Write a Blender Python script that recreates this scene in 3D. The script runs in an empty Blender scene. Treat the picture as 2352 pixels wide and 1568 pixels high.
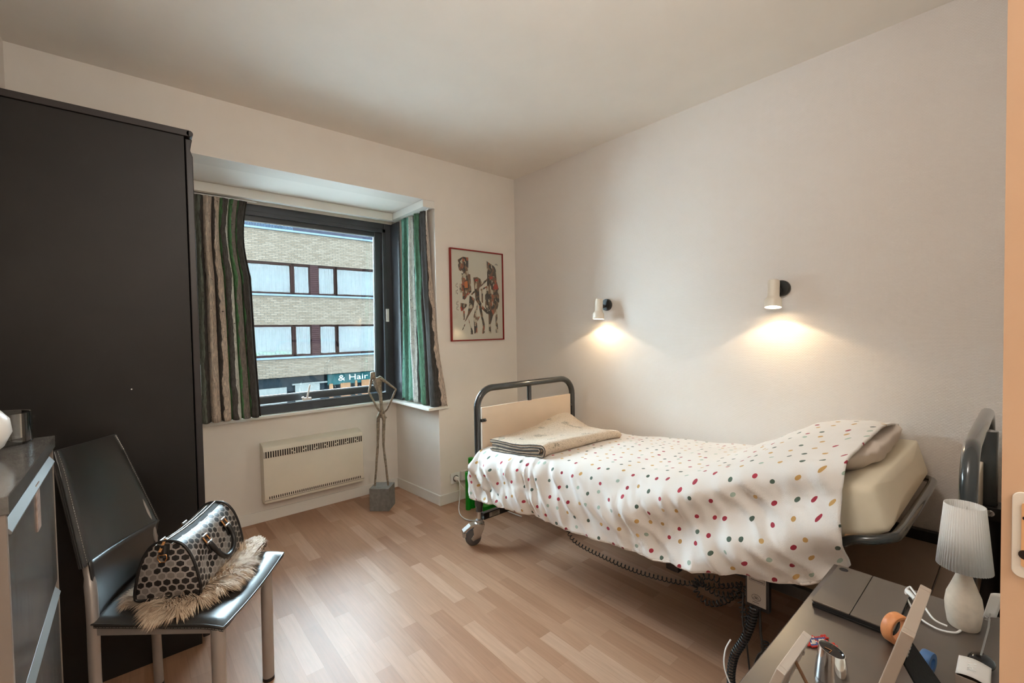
import bpy, bmesh, math, random
from mathutils import Vector, Matrix, noise, Euler
C = bpy.context.scene.collection
rnd = random.Random(7)
PI = math.pi

# ------------------------------------------------------------------ materials
def lin(c):
    return tuple((v/12.92 if v <= .04045 else ((v+.055)/1.055)**2.4) for v in c)
def col(r, g, b):
    return (*lin((r/255., g/255., b/255.)), 1.0)
class NT:
    def __init__(s, name):
        s.m = bpy.data.materials.new(name); s.m.use_nodes = True
        s.t = s.m.node_tree; s.t.nodes.clear()
        s.out = s.n('ShaderNodeOutputMaterial')
    def n(s, typ, **kw):
        nd = s.t.nodes.new(typ)
        for k, v in kw.items():
            if k.startswith('i_'):
                key = k[2:]
                key = int(key) if key.isdigit() else key.replace('_', ' ')
                s.set(nd.inputs[key], v)
            else: setattr(nd, k, v)
        return nd
    def set(s, sock, v):
        if isinstance(v, bpy.types.NodeSocket): s.t.links.new(v, sock)
        elif isinstance(v, bpy.types.Node): s.t.links.new(v.outputs[0], sock)
        else: sock.default_value = v
    def math(s, op, a, b=0.0, c=0.0):
        nd = s.n('ShaderNodeMath', operation=op); s.set(nd.inputs[0], a); s.set(nd.inputs[1], b); s.set(nd.inputs[2], c)
        return nd.outputs[0]
    def vm(s, op, a, b=(0, 0, 0), sc=None):
        nd = s.n('ShaderNodeVectorMath', operation=op); s.set(nd.inputs[0], a); s.set(nd.inputs[1], b)
        if sc is not None: s.set(nd.inputs['Scale'], sc)
        return nd
    def mix(s, f, a, b, blend='MIX'):
        nd = s.n('ShaderNodeMix', data_type='RGBA', blend_type=blend)
        s.set(nd.inputs[0], f); s.set(nd.inputs[6], a); s.set(nd.inputs[7], b)
        return nd.outputs[2]
    def ramp(s, f, stops, interp='LINEAR'):
        nd = s.n('ShaderNodeValToRGB'); cr = nd.color_ramp; cr.interpolation = interp
        while len(cr.elements) < len(stops): cr.elements.new(.5)
        for e, (p, c) in zip(cr.elements, stops): e.position = p; e.color = c
        s.set(nd.inputs[0], f); return nd.outputs[0]
    def pr(s, base, rough=.5, metal=0, **kw):
        nd = s.n('ShaderNodeBsdfPrincipled')
        s.set(nd.inputs['Base Color'], base); s.set(nd.inputs['Roughness'], rough); s.set(nd.inputs['Metallic'], metal)
        for k, v in kw.items(): s.set(nd.inputs[k.replace('_', ' ')], v)
        s.t.links.new(nd.outputs[0], s.out.inputs[0]); s.b = nd
        return nd
    def bump(s, h, strength=.3, dist=.002):
        nd = s.n('ShaderNodeBump'); s.set(nd.inputs['Height'], h); s.set(nd.inputs['Strength'], strength); s.set(nd.inputs['Distance'], dist)
        s.t.links.new(nd.outputs[0], s.b.inputs['Normal'])
    def noise(s, vec, scale, detail=3, rough=.5):
        nd = s.n('ShaderNodeTexNoise'); s.set(nd.inputs['Vector'], vec); s.set(nd.inputs['Scale'], scale); s.set(nd.inputs['Detail'], detail); s.set(nd.inputs['Roughness'], rough)
        return nd.outputs[0]
    def obj(s, sc=None):
        o = s.n('ShaderNodeTexCoord').outputs['Object']
        if sc:
            return s.vm('MULTIPLY', o, sc).outputs[0]
        return o
    def gen(s): return s.n('ShaderNodeTexCoord').outputs['Generated']
    def uv(s): return s.n('ShaderNodeTexCoord').outputs['UV']
def simple(name, c, rough=.5, metal=0, var=.06, bump=0, bscale=200, vscale=6, **kw):
    t = NT(name)
    n = t.noise(t.obj(), vscale, 4)
    d = tuple(max(0, v*(1-var*2)) for v in c[:3])+(1,); l = tuple(min(1, v*(1+var)) for v in c[:3])+(1,)
    t.pr(t.ramp(n, [(.3, d), (.7, l)]), rough, metal, **kw)
    if bump: t.bump(t.noise(t.obj(), bscale, 2), bump, .001)
    return t.m
M = {}
M['paint'] = simple('wall_paint', col(232, 224, 214), .75, var=.012, bump=.15, bscale=90)
M['ceil'] = simple('ceiling_paint', col(240, 232, 222), .8, var=.01)
M['trimw'] = simple('white_trim_paint', col(232, 228, 220), .45, var=.012)
M['dark_lam'] = simple('dark_brown_laminate', col(31, 28, 26), .46, var=.16, bump=.12, bscale=420, vscale=3, Specular_IOR_Level=.32)
M['dark_edge'] = simple('dark_laminate_edge', col(36, 30, 29), .4, var=.1)
M['winframe'] = simple('anthracite_window_frame', col(66, 68, 72), .32, var=.06)
M['seal'] = simple('black_seal', col(22, 22, 24), .5)
M['silv'] = simple('satin_aluminium', col(190, 186, 180), .32, .9, var=.04)
M['legs'] = simple('grey_metal_paint', col(160, 152, 146), .38, .35, var=.03)
M['chrome'] = simple('chrome', col(225, 225, 225), .08, 1, var=.01)
M['zinc'] = simple('zinc_steel', col(190, 190, 188), .22, .95, var=.04)
M['tube'] = simple('dark_grey_enamel', col(56, 60, 61), .2, .1, var=.05, Coat_Weight=.6)
M['black'] = simple('black_plastic', col(26, 26, 27), .4, var=.08)
M['blackg'] = simple('black_gloss', col(16, 15, 16), .08, var=.05)
M['rubber'] = simple('grey_rubber', col(92, 88, 86), .6)
M['cream'] = simple('cream_panel', col(226, 206, 184), .35, var=.02)
M['heater'] = simple('heater_enamel', col(226, 216, 198), .35, var=.02)
M['slot'] = simple('dark_slot', col(34, 22, 16), .8)
M['stone'] = simple('grey_stone', col(124, 122, 118), .7, var=.12, bump=.3, bscale=120, vscale=40)
M['bronze'] = simple('weathered_bronze', col(150, 138, 120), .5, .35, var=.25, bump=.9, bscale=110, vscale=70)
M['white_pl'] = simple('white_plastic', col(232, 230, 226), .3, var=.01)
M['green'] = simple('green_plastic', col(10, 150, 30), .25, var=.05)
M['gold'] = simple('gold_metal', col(214, 160, 110), .22, 1, var=.03)
M['bagleather'] = simple('black_leather', col(22, 21, 21), .38, var=.1, bump=.3, bscale=300)
M['deskt'] = simple('brown_black_desk', col(70, 57, 48), .38, var=.12, Specular_IOR_Level=.9, Coat_Weight=1.0, Coat_Roughness=.30, bump=.05, bscale=500, vscale=14)
M['fabric_black'] = simple('black_felt', col(20, 19, 18), .9, var=.3, bump=.4, bscale=500, vscale=160)
M['brownpan'] = simple('taupe_panel', col(158, 136, 118), .5, var=.03, bump=.05, bscale=500)
M['woodwarm'] = None
M['blue'] = simple('blue_plastic', col(66, 104, 150), .5)
M['card'] = simple('white_card', col(214, 206, 198), .6, var=.02)
M['cardb'] = simple('kraft_card', col(180, 160, 145), .7, var=.05)
M['clay'] = simple('speckled_clay', col(222, 204, 184), .75, var=.05, bump=.15, bscale=140, vscale=60)
M['ink'] = simple('dark_ink', col(40, 34, 30), .6)
M['redframe'] = simple('red_frame_lacquer', col(140, 22, 12), .3, var=.05)
M['brick_dark'] = simple('brown_slat_panel', col(96, 66, 62), .7, var=.1)
M['sillmetal'] = simple('pale_metal_coping', col(176, 192, 204), .4, .2)
M['outframe'] = simple('brown_window_frame', col(72, 52, 48), .5)
M['plate'] = simple('lamp_black', col(40, 42, 42), .35, .2)
M['shadew'] = simple('cream_enamel_shade', col(232, 222, 206), .3, var=.01)

def wood(name, c1, c2, axis=0, scale=18, rough=.45):
    t = NT(name); s = [1, 1, 1]; s[axis] = .12
    n = t.noise(t.obj(tuple(s)), scale*3, 5, .6)
    t.pr(t.ramp(n, [(.3, c1), (.7, c2)]), rough); return t.m
M['woodwarm'] = wood('warm_beech', col(196, 112, 60), col(232, 156, 100), 2, 10)
M['woodraw'] = wood('raw_pine', col(214, 160, 112), col(238, 196, 152), 2, 10)
M['woodslim'] = wood('dark_stand_wood', col(110, 78, 52), col(140, 104, 74), 2, 14)

def floor_mat():
    t = NT('oak_strip_laminate')
    o = t.obj(); sx = t.n('ShaderNodeSeparateXYZ'); t.set(sx.inputs[0], o)
    cx = t.n('ShaderNodeCombineXYZ'); t.set(cx.inputs[0], sx.outputs[1]); t.set(cx.inputs[1], sx.outputs[0])
    br = t.n('ShaderNodeTexBrick', offset=.37, offset_frequency=2, squash=1.0)
    t.set(br.inputs['Vector'], cx.outputs[0]); t.set(br.inputs['Scale'], 1.0)
    t.set(br.inputs['Brick Width'], .44); t.set(br.inputs['Row Height'], .066); t.set(br.inputs['Mortar Size'], .0006); t.set(br.inputs['Mortar Smooth'], .3)
    t.set(br.inputs['Color1'], (0, 0, 0, 1)); t.set(br.inputs['Color2'], (1, 1, 1, 1)); t.set(br.inputs['Mortar'], (.3, .3, .3, 1)); t.set(br.inputs['Bias'], 0.0)
    g = t.noise(t.obj((14, .7, 1)), 6, 6, .65)
    base = t.ramp(br.outputs[0], [(0, col(158, 119, 93)), (.35, col(169, 130, 104)), (.7, col(176, 139, 113)), (1, col(187, 152, 128))])
    grain = t.ramp(g, [(.25, (.80, .77, .74, 1)), (.75, (1.08, 1.06, 1.05, 1))])
    c = t.mix(1.0, base, grain, 'MULTIPLY')
    c = t.mix(t.math('MULTIPLY', br.outputs[1], .35), c, col(120, 90, 70))
    t.pr(c, t.math('MULTIPLY_ADD', g, .12, .36)); t.b.inputs['Specular IOR Level'].default_value = .28
    t.bump(t.math('SUBTRACT', g, br.outputs[1]), .06, .001)
    return t.m
M['floor'] = floor_mat()
def weave_mat():
    t = NT('woven_wallpaper')
    o = t.obj(); sx = t.n('ShaderNodeSeparateXYZ'); t.set(sx.inputs[0], o)
    cx = t.n('ShaderNodeCombineXYZ'); t.set(cx.inputs[0], sx.outputs[1]); t.set(cx.inputs[1], sx.outputs[2])
    br = t.n('ShaderNodeTexBrick', offset=.5, offset_frequency=2)
    t.set(br.inputs['Vector'], cx.outputs[0]); t.set(br.inputs['Scale'], 1.0)
    t.set(br.inputs['Brick Width'], .013); t.set(br.inputs['Row Height'], .0058); t.set(br.inputs['Mortar Size'], .0016); t.set(br.inputs['Mortar Smooth'], 1.0)
    t.pr(col(226, 218, 211), .72); t.bump(t.math('SUBTRACT', 1.0, br.outputs[1]), .35, .0016)
    return t.m
M['weave'] = weave_mat()
def dots_mat():
    t = NT('polka_dot_cotton')
    v = t.n('ShaderNodeTexVoronoi', voronoi_dimensions='2D', feature='F1'); t.set(v.inputs['Vector'], t.uv()); t.set(v.inputs['Scale'], 16.5); t.set(v.inputs['Randomness'], .55)
    d = t.math('LESS_THAN', v.outputs['Distance'], .126)
    s = t.n('ShaderNodeSeparateColor'); t.set(s.inputs[0], v.outputs['Color'])
    dc = t.ramp(s.outputs[0], [(0, col(160, 42, 62)), (.26, col(78, 96, 84)), (.48, col(200, 158, 96)), (.72, col(168, 186, 172)), (.88, col(172, 48, 66))], 'CONSTANT')
    n = t.noise(t.uv(), 3, 2)
    base = t.ramp(n, [(.3, col(226, 220, 214)), (.7, col(234, 229, 224))])
    t.pr(t.mix(d, base, dc), .85, Sheen_Weight=.15)
    wv = t.noise(t.uv(), 500, 2)
    t.bump(t.math('ADD', wv, t.noise(t.vm('MULTIPLY', t.uv(), (18, 9, 1)).outputs[0], 1, 4)), .35, .005)
    return t.m
M['dots'] = dots_mat()
M['sheet'] = simple('cream_sheet', col(243, 231, 206), .85, var=.02, bump=.1, bscale=300, Sheen_Weight=.15)
M['f_letter'] = None
M['pillow'] = simple('taupe_pillow_cotton', col(228, 214, 202), .85, var=.03, bump=.1, bscale=300)
def fleece():
    t = NT('beige_fleece')
    n = t.noise(t.obj(), 160, 5, .7); n2 = t.noise(t.obj(), 9, 3)
    c = t.ramp(n, [(.30, col(150, 128, 106)), (.45, col(210, 190, 166)), (.7, col(230, 212, 190))])
    c = t.mix(t.math('GREATER_THAN', n2, .62), c, t.ramp(n, [(.4, col(110, 96, 80)), (.55, col(208, 190, 164))]))
    t.pr(c, .95, Sheen_Weight=.3); t.bump(n, .8, .006); return t.m
M['fleece'] = fleece()
def glass(name, tint=(1, 1, 1, 1), refl=.08):
    t = NT(name)
    tr = t.n('ShaderNodeBsdfTransparent'); tr.inputs[0].default_value = tint
    gl = t.n('ShaderNodeBsdfGlossy'); gl.inputs['Roughness'].default_value = .02
    fr = t.n('ShaderNodeFresnel'); fr.inputs[0].default_value = 1.45
    f = t.math('MULTIPLY_ADD', fr.outputs[0], .9, refl*.2)
    mx = t.n('ShaderNodeMixShader'); t.set(mx.inputs[0], f); t.set(mx.inputs[1], tr.outputs[0]); t.set(mx.inputs[2], gl.outputs[0])
    t.t.links.new(mx.outputs[0], t.out.inputs[0]); return t.m
def fglass():
    t = NT('far_glass'); tr = t.n('ShaderNodeBsdfTransparent'); tr.inputs[0].default_value = (.97, 1, 1, 1); gl = t.n('ShaderNodeBsdfGlossy'); gl.inputs['Roughness'].default_value = .1
    mx = t.n('ShaderNodeMixShader'); mx.inputs[0].default_value = .012; t.set(mx.inputs[1], tr.outputs[0]); t.set(mx.inputs[2], gl.outputs[0]); t.t.links.new(mx.outputs[0], t.out.inputs[0]); return t.m
M['fglass'] = fglass()
M['glass'] = glass('window_glass', (.96, .98, .98, 1))
M['bowlglass'] = glass('smoky_bowl_glass', (.86, .87, .86, 1), .35)
def emis(name, c, s):
    t = NT(name); e = t.n('ShaderNodeEmission'); e.inputs[0].default_value = c; e.inputs[1].default_value = s
    t.t.links.new(e.outputs[0], t.out.inputs[0]); return t.m
M['bulb'] = emis('lit_bulb', (1, .78, .5, 1), 30)
def hexmat(name, pitch=.024, uvs=True):
    t = NT(name)
    p = t.vm('SCALE', t.uv(), (0, 0, 0), 1.0/pitch).outputs[0]
    s3 = (1.0, 1.7320508, 1.0)
    def cell(off):
        q = t.vm('ADD', p, off).outputs[0]
        m = t.vm('MODULO', t.vm('ADD', q, (1000, 1732.0508, 0)).outputs[0], s3).outputs[0]
        return t.vm('SUBTRACT', m, (.5, .8660254, 0)).outputs[0]
    a = cell((0, 0, 0)); b = cell((.5, .8660254, 0))
    la = t.vm('LENGTH', a).outputs['Value']; lb = t.vm('LENGTH', b).outputs['Value']
    f = t.math('LESS_THAN', la, lb)
    g = t.mix(f, b, a)
    ab = t.vm('ABSOLUTE', g).outputs[0]
    sx = t.n('ShaderNodeSeparateXYZ'); t.set(sx.inputs[0], ab)
    dd = t.vm('DOT_PRODUCT', ab, (.5, .8660254, 0)).outputs['Value']
    hd = t.math('MAXIMUM', sx.outputs[0], dd)
    idv = t.vm('SUBTRACT', p, g).outputs[0]
    wn = t.n('ShaderNodeTexWhiteNoise', noise_dimensions='2D'); t.set(wn.inputs['Vector'], t.vm('SNAP', t.vm('ADD', idv, (.1, .1, 0)).outputs[0], (.25, .25, 1)).outputs[0])
    grey = t.math('LESS_THAN', wn.outputs['Value'], .33)
    fill = t.mix(grey, col(30, 27, 26), col(122, 115, 109))
    inner = t.math('LESS_THAN', hd, .40)
    line = t.math('LESS_THAN', t.math('ABSOLUTE', t.math('SUBTRACT', hd, .44)), .035)
    c = t.mix(inner, col(96, 90, 86), fill)
    c = t.mix(line, c, col(172, 164, 157))
    t.pr(c, .42); t.bump(t.noise(t.uv(), 900, 2), .15, .001); return t.m
M['hex'] = hexmat('hexagon_canvas')
def stripes(name, stops):
    t = NT(name)
    sx = t.n('ShaderNodeSeparateXYZ'); t.set(sx.inputs[0], t.uv())
    wob = t.noise(t.vm('MULTIPLY', t.uv(), (1.2, 2.5, 1)).outputs[0], 3, 3)
    u = t.math('ADD', sx.outputs[0], t.math('MULTIPLY_ADD', wob, .085, -.042))
    c = t.ramp(u, stops, 'CONSTANT')
    bark = t.noise(t.vm('MULTIPLY', t.uv(), (26, 5, 1)).outputs[0], 4, 6, .7)
    bark2 = t.noise(t.vm('MULTIPLY', t.uv(), (10, 60, 1)).outputs[0], 2, 3, .6)
    c = t.mix(1.0, c, t.ramp(bark, [(.33, (.55, .52, .5, 1)), (.5, (1.05, 1.05, 1.05, 1)), (.68, (1.7, 1.68, 1.62, 1))]), 'MULTIPLY')
    c = t.mix(t.math('GREATER_THAN', bark2, .66), c, col(64, 58, 54))
    tl = t.n('ShaderNodeBsdfTranslucent'); t.set(tl.inputs[0], c)
    t.pr(c, .85)
    mx = t.n('ShaderNodeMixShader'); mx.inputs[0].default_value = .18
    t.t.links.new(t.b.outputs[0], mx.inputs[1]); t.t.links.new(tl.outputs[0], mx.inputs[2]); t.t.links.new(mx.outputs[0], t.out.inputs[0])
    return t.m
gd, bk, pk, gr, tg, wh = col(84, 80, 76), col(70, 66, 62), col(196, 180, 164), col(84, 128, 84), col(110, 160, 140), col(196, 194, 186)
M['curtL'] = stripes('bark_print_curtain_left', [(0, col(96, 100, 90)), (.12, bk), (.2, pk), (.34, gd), (.40, pk), (.48, gr), (.54, gd), (.60, wh), (.66, gr), (.72, col(120, 112, 104)), (.80, gr), (.85, bk)])
M['curtR'] = stripes('bark_print_curtain_right', [(0, tg), (.12, col(70, 112, 94)), (.20, tg), (.32, wh), (.46, gd), (.50, tg), (.58, col(74, 112, 84)), (.68, bk), (.93, pk)])
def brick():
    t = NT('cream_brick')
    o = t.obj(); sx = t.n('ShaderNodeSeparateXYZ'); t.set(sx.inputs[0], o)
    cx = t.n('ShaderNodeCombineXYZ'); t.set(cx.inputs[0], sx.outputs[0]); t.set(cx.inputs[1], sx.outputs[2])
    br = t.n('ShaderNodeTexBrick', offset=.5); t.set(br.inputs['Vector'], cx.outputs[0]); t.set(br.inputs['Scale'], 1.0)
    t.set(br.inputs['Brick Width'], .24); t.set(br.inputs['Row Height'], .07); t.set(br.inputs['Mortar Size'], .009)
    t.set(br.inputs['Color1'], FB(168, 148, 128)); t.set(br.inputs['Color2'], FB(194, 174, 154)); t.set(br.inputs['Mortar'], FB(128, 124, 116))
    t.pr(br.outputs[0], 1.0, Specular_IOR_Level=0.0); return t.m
def FB(r, g, b, k=.062):  # k darkens the facade colours so the boosted sky does not overexpose them
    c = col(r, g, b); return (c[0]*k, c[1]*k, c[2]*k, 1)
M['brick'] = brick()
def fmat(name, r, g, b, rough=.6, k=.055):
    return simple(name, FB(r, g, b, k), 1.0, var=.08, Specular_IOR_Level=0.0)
M['f_sill'] = fmat('coping_metal', 176, 200, 220); M['f_frame'] = fmat('brown_frames', 82, 60, 58, k=.045); M['f_slat'] = fmat('brown_slats', 110, 82, 84, k=.045)
M['f_curt'] = fmat('net_curtain', 190, 212, 210, k=.0105); M['f_dark'] = fmat('shop_dark_grey', 74, 86, 94, k=.055); M['f_teal'] = fmat('teal_sign', 60, 120, 124)  # f_dark: dark blue-grey for the shop fascia and the rear wall
M['f_white'] = fmat('shop_white', 200, 204, 200); M['f_orange'] = fmat('shop_orange', 214, 160, 120); M['f_road'] = fmat('pale_paving', 150, 152, 152, k=1.0); M['f_green'] = fmat('window_plant', 60, 130, 60)
M['f_letter'] = fmat('white_lettering', 236, 240, 236, k=.11)
M['f_rail'] = fmat('roof_terrace_rail', 120, 150, 180); M['f_pent'] = fmat('penthouse_wall', 110, 112, 130)

# ------------------------------------------------------------------ mesh helpers
class MB:
    def __init__(s): s.v = []; s.f = []; s.uv = {}; s.mi = []
    def add(s, vs, fs, uvs=None, mi=0):
        o = len(s.v); s.v += [tuple(v) for v in vs]
        for i, f in enumerate(fs):
            s.f.append([a+o for a in f]); s.mi.append(mi)
            if uvs: s.uv[len(s.f)-1] = uvs[i]
        return s
    def box(s, a, b, R=None, mi=0):
        x0, y0, z0 = a; x1, y1, z1 = b
        vs = [(x0, y0, z0), (x1, y0, z0), (x1, y1, z0), (x0, y1, z0), (x0, y0, z1), (x1, y0, z1), (x1, y1, z1), (x0, y1, z1)]
        if R is not None: vs = [R @ Vector(v) for v in vs]
        return s.add(vs, [(0, 3, 2, 1), (4, 5, 6, 7), (0, 1, 5, 4), (1, 2, 6, 5), (2, 3, 7, 6), (3, 0, 4, 7)], mi=mi)
    def prism(s, poly, h0, h1, fr, mi=0):
        # poly in 2D, fr(u,v,h) -> point
        n = len(poly)
        vs = [fr(u, v, h0) for u, v in poly]+[fr(u, v, h1) for u, v in poly]
        fs = [list(range(n))[::-1], list(range(n, 2*n))]+[(i, (i+1) % n, n+(i+1) % n, n+i) for i in range(n)]
        return s.add(vs, fs, mi=mi)
    def tube(s, path, r, seg=10, closed=False, caps=True, mi=0, flat=1.0):
        P = [Vector(p) for p in path]; n = len(P)
        rs = r if isinstance(r, (list, tuple)) else [r]*n
        T = []
        for i in range(n):
            a = P[(i-1) % n] if (closed or i > 0) else P[0]; b = P[(i+1) % n] if (closed or i < n-1) else P[-1]
            d = b-a; T.append(d.normalized() if d.length > 1e-9 else Vector((0, 0, 1)))
        up = Vector((0, 0, 1)) if abs(T[0].z) < .9 else Vector((1, 0, 0))
        N = (up-T[0]*up.dot(T[0])).normalized(); vs = []
        for i in range(n):
            if i: 
                N = N-T[i]*N.dot(T[i])
                if N.length < 1e-6: N = T[i].orthogonal()
                N.normalize()
            B = T[i].cross(N)
            for k in range(seg):
                a = 2*PI*k/seg; vs.append(P[i]+(N*math.cos(a)*flat+B*math.sin(a))*rs[i])
        fs = []
        for i in range(n if closed else n-1):
            j = (i+1) % n
            for k in range(seg): fs.append((i*seg+k, i*seg+(k+1) % seg, j*seg+(k+1) % seg, j*seg+k))
        if caps and not closed: fs += [list(range(seg))[::-1], [(n-1)*seg+k for k in range(seg)]]
        return s.add(vs, fs, mi=mi)
    def lathe(s, prof, seg=32, o=(0, 0, 0), R=None, mi=0, rf=None):
        vs = []; n = len(prof); o = Vector(o)
        for (r, z) in prof:
            for k in range(seg):
                a = 2*PI*k/seg; rr = r*(rf(a, z) if rf else 1); v = Vector((rr*math.cos(a), rr*math.sin(a), z))
                if R is not None: v = R @ v
                vs.append(v+o)
        fs = [(i*seg+k, i*seg+(k+1) % seg, (i+1)*seg+(k+1) % seg, (i+1)*seg+k) for i in range(n-1) for k in range(seg)]
        return s.add(vs, fs, mi=mi)
    def grid(s, fn, nu, nv, uvf=None, mi=0):
        vs = [fn(i/nu, j/nv) for j in range(nv+1) for i in range(nu+1)]
        fs = []; us = []
        for j in range(nv):
            for i in range(nu):
                a = j*(nu+1)+i; fs.append((a, a+1, a+nu+2, a+nu+1))
                if uvf: us.append([uvf(i/nu, j/nv), uvf((i+1)/nu, j/nv), uvf((i+1)/nu, (j+1)/nv), uvf(i/nu, (j+1)/nv)])
        return s.add(vs, fs, us if uvf else None, mi)
    def sphere(s, c, r, seg=16, mi=0):
        rx, ry, rz = r if isinstance(r, (tuple, list)) else (r, r, r)
        prof = [(math.cos(a), math.sin(a)) for a in [-PI/2+PI*i/(seg//2) for i in range(seg//2+1)]]
        o = len(s.v); s.lathe([(max(p[0], 1e-4), p[1]) for p in prof], seg, mi=mi)
        for i in range(o, len(s.v)):
            v = s.v[i]; s.v[i] = (c[0]+v[0]*rx, c[1]+v[1]*ry, c[2]+v[2]*rz)
        return s
def obj(name, mb, mat, parent=None, bevel=0, smooth=None, sub=0, solid=0, loc=None):
    me = bpy.data.meshes.new(name); me.from_pydata(mb.v, [], mb.f); 
    if mb.uv:
        ul = me.uv_layers.new(name='UVMap')
        for fi, p in enumerate(me.polygons):
            us = mb.uv.get(fi)
            if us:
                for k, li in enumerate(p.loop_indices): ul.data[li].uv = us[k]
    mats = mat if isinstance(mat, (list, tuple)) else [mat]
    for m in mats: me.materials.append(M[m] if isinstance(m, str) else m)
    if len(mats) > 1:
        for fi, p in enumerate(me.polygons): p.material_index = mb.mi[fi]
    bm = bmesh.new(); bm.from_mesh(me); bmesh.ops.recalc_face_normals(bm, faces=bm.faces) ; bm.to_mesh(me); bm.free()
    if smooth is not None:
        me.polygons.foreach_set('use_smooth', [True]*len(me.polygons)); 
        if smooth < 180: me.set_sharp_from_angle(angle=math.radians(smooth))
    o = bpy.data.objects.new(name, me); C.objects.link(o)
    if parent is not None: o.parent = parent; o.location = -Vector(ORG.get(root_of(parent).name, (0, 0, 0))) if parent.type == 'EMPTY' and parent.parent is None else (0, 0, 0)
    if bevel:
        b = o.modifiers.new('bevel', 'BEVEL'); b.width = bevel; b.segments = 2; b.limit_method = 'ANGLE'; b.angle_limit = math.radians(40)
    if sub: 
        m = o.modifiers.new('sub', 'SUBSURF'); m.levels = sub; m.render_levels = sub
    if solid:
        m = o.modifiers.new('solid', 'SOLIDIFY'); m.thickness = solid; m.offset = 0
    return o
ORG = {}
def root_of(o):
    while o.parent: o = o.parent
    return o
def tag(o, label, cat, group=None, kind=None):
    if label: o['label'] = label
    if cat: o['category'] = cat
    if group: o['group'] = group
    if kind: o['kind'] = kind
    return o
def thing(name, label, cat, loc=(0, 0, 0), group=None):
    # mesh coordinates of the parts are given in world space; the Empty stands at the base of the thing
    o = bpy.data.objects.new(name, None); C.objects.link(o); o.location = loc; o.empty_display_size = .05
    ORG[o.name] = loc; return tag(o, label, cat, group)
def struct(o): o['kind'] = 'structure'; return o
def bx(name, a, b, mat, parent=None, bevel=0): return obj(name, MB().box(a, b), mat, parent, bevel)
def arc(c, r, a0, a1, n, ax=(1, 0, 0), ay=(0, 0, 1)):
    c = Vector(c); ax = Vector(ax); ay = Vector(ay)
    return [c+ax*r*math.cos(a0+(a1-a0)*i/n)+ay*r*math.sin(a0+(a1-a0)*i/n) for i in range(n+1)]
def interp(tab, x):
    if x <= tab[0][0]: return tab[0][1]
    for (a, va), (b, vb) in zip(tab, tab[1:]):
        if x <= b:
            t = (x-a)/(b-a); t = t*t*(3-2*t)*.35+t*.65; return va+(vb-va)*t
    return tab[-1][1]
def smoothpath(P, n=6):
    P = [Vector(p) for p in P]; out = []
    for i in range(len(P)-1):
        p0 = P[max(i-1, 0)]; p1 = P[i]; p2 = P[i+1]; p3 = P[min(i+2, len(P)-1)]
        for k in range(n):
            t = k/n
            out.append(.5*((2*p1)+(p2-p0)*t+(2*p0-5*p1+4*p2-p3)*t*t+(3*p1-p0-3*p2+p3)*t**3))
    out.append(P[-1]); return out
def text_mesh(name, body, size, mtx, mat, parent, extrude=.0006):
    cu = bpy.data.curves.new(name, 'FONT'); cu.body = body; cu.size = size; cu.extrude = extrude
    to = bpy.data.objects.new(name+'_tmp', cu); C.objects.link(to)
    bpy.context.view_layer.update()
    me = bpy.data.meshes.new_from_object(to.evaluated_get(bpy.context.evaluated_depsgraph_get()))
    bpy.data.objects.remove(to)
    me.transform(mtx); me.materials.clear(); me.materials.append(M[mat])
    o = bpy.data.objects.new(name, me); C.objects.link(o); o.parent = parent
    if parent.type == 'EMPTY': o.location = -Vector(ORG.get(parent.name, (0, 0, 0)))
    return o

# ------------------------------------------------------------------ camera
W_, H_ = 2352, 1568
yaw, pitch, roll = [math.radians(a) for a in (40.62, 1.56, -0.99)]
fwd = Vector((math.sin(yaw)*math.cos(pitch), math.cos(yaw)*math.cos(pitch), -math.sin(pitch)))
right = Vector((math.cos(yaw), -math.sin(yaw), 0)); up = right.cross(fwd)
R2 = right*math.cos(roll)+up*math.sin(roll); U2 = -right*math.sin(roll)+up*math.cos(roll)
cam = bpy.data.cameras.new('camera'); co = bpy.data.objects.new('camera', cam); C.objects.link(co)
mt = Matrix((R2, U2, -fwd)).transposed().to_4x4(); mt.translation = (0, 0, 1.29)
co.matrix_world = mt; cam.sensor_width = 36; cam.lens = 1020/2352*36; cam.clip_start = .02; cam.clip_end = 200
bpy.context.scene.camera = co

# ------------------------------------------------------------------ room shell
WX, D, HC, XL = 2.469, 2.82, 2.538, -.37
RY = 3.42          # bay back wall
BX0 = 0.05         # left side of the bay
struct(bx('floor', (-.9, -2.6, -.05), (2.62, 3.6, 0), 'floor'))
struct(bx('ceiling', (-.5, -.13, HC), (2.62, 2.82+.15, HC+.1), 'ceil'))
struct(bx('wall_left', (XL-.1, -.13, 0), (XL, 3.0, HC), 'paint'))
struct(bx('wall_right', (WX, -.13, 0), (WX+.12, 3.0, HC), 'weave'))
w = MB(); w.box((XL, D, 0), (BX0, D+.15, HC)); w.box((BX0, D, 2.227), (1.70, D+.15, HC)); w.box((1.70, D, 0), (WX, D+.15, HC))
struct(obj('wall_back', w, 'paint'))
w = MB(); w.prism([(1.70, D+.02), (2.0, D+.02), (2.0, 3.55), (1.655, 3.55), (1.655, RY)], 0, 2.227, lambda u, v, h: (u, v, h))
struct(obj('wall_bay_right', w, 'paint'))
struct(bx('wall_bay_left', (BX0-.1, D+.15, 0), (BX0, 3.55, 2.3), 'paint'))
w = MB(); w.box((BX0, RY, 0), (1.66, 3.56, .715)); w.box((BX0, RY, .715), (.40, 3.504, 2.19)); struct(obj('wall_bay_back', w, 'paint'))
w = MB(); w.box((BX0, RY, 2.165), (1.66, 3.56, 2.33)); struct(obj('wall_bay_header', w, 'paint'))
struct(bx('ceiling_bay', (BX0-.1, D+.15, 2.227), (1.9, 3.56, 2.33), 'ceil'))
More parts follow.
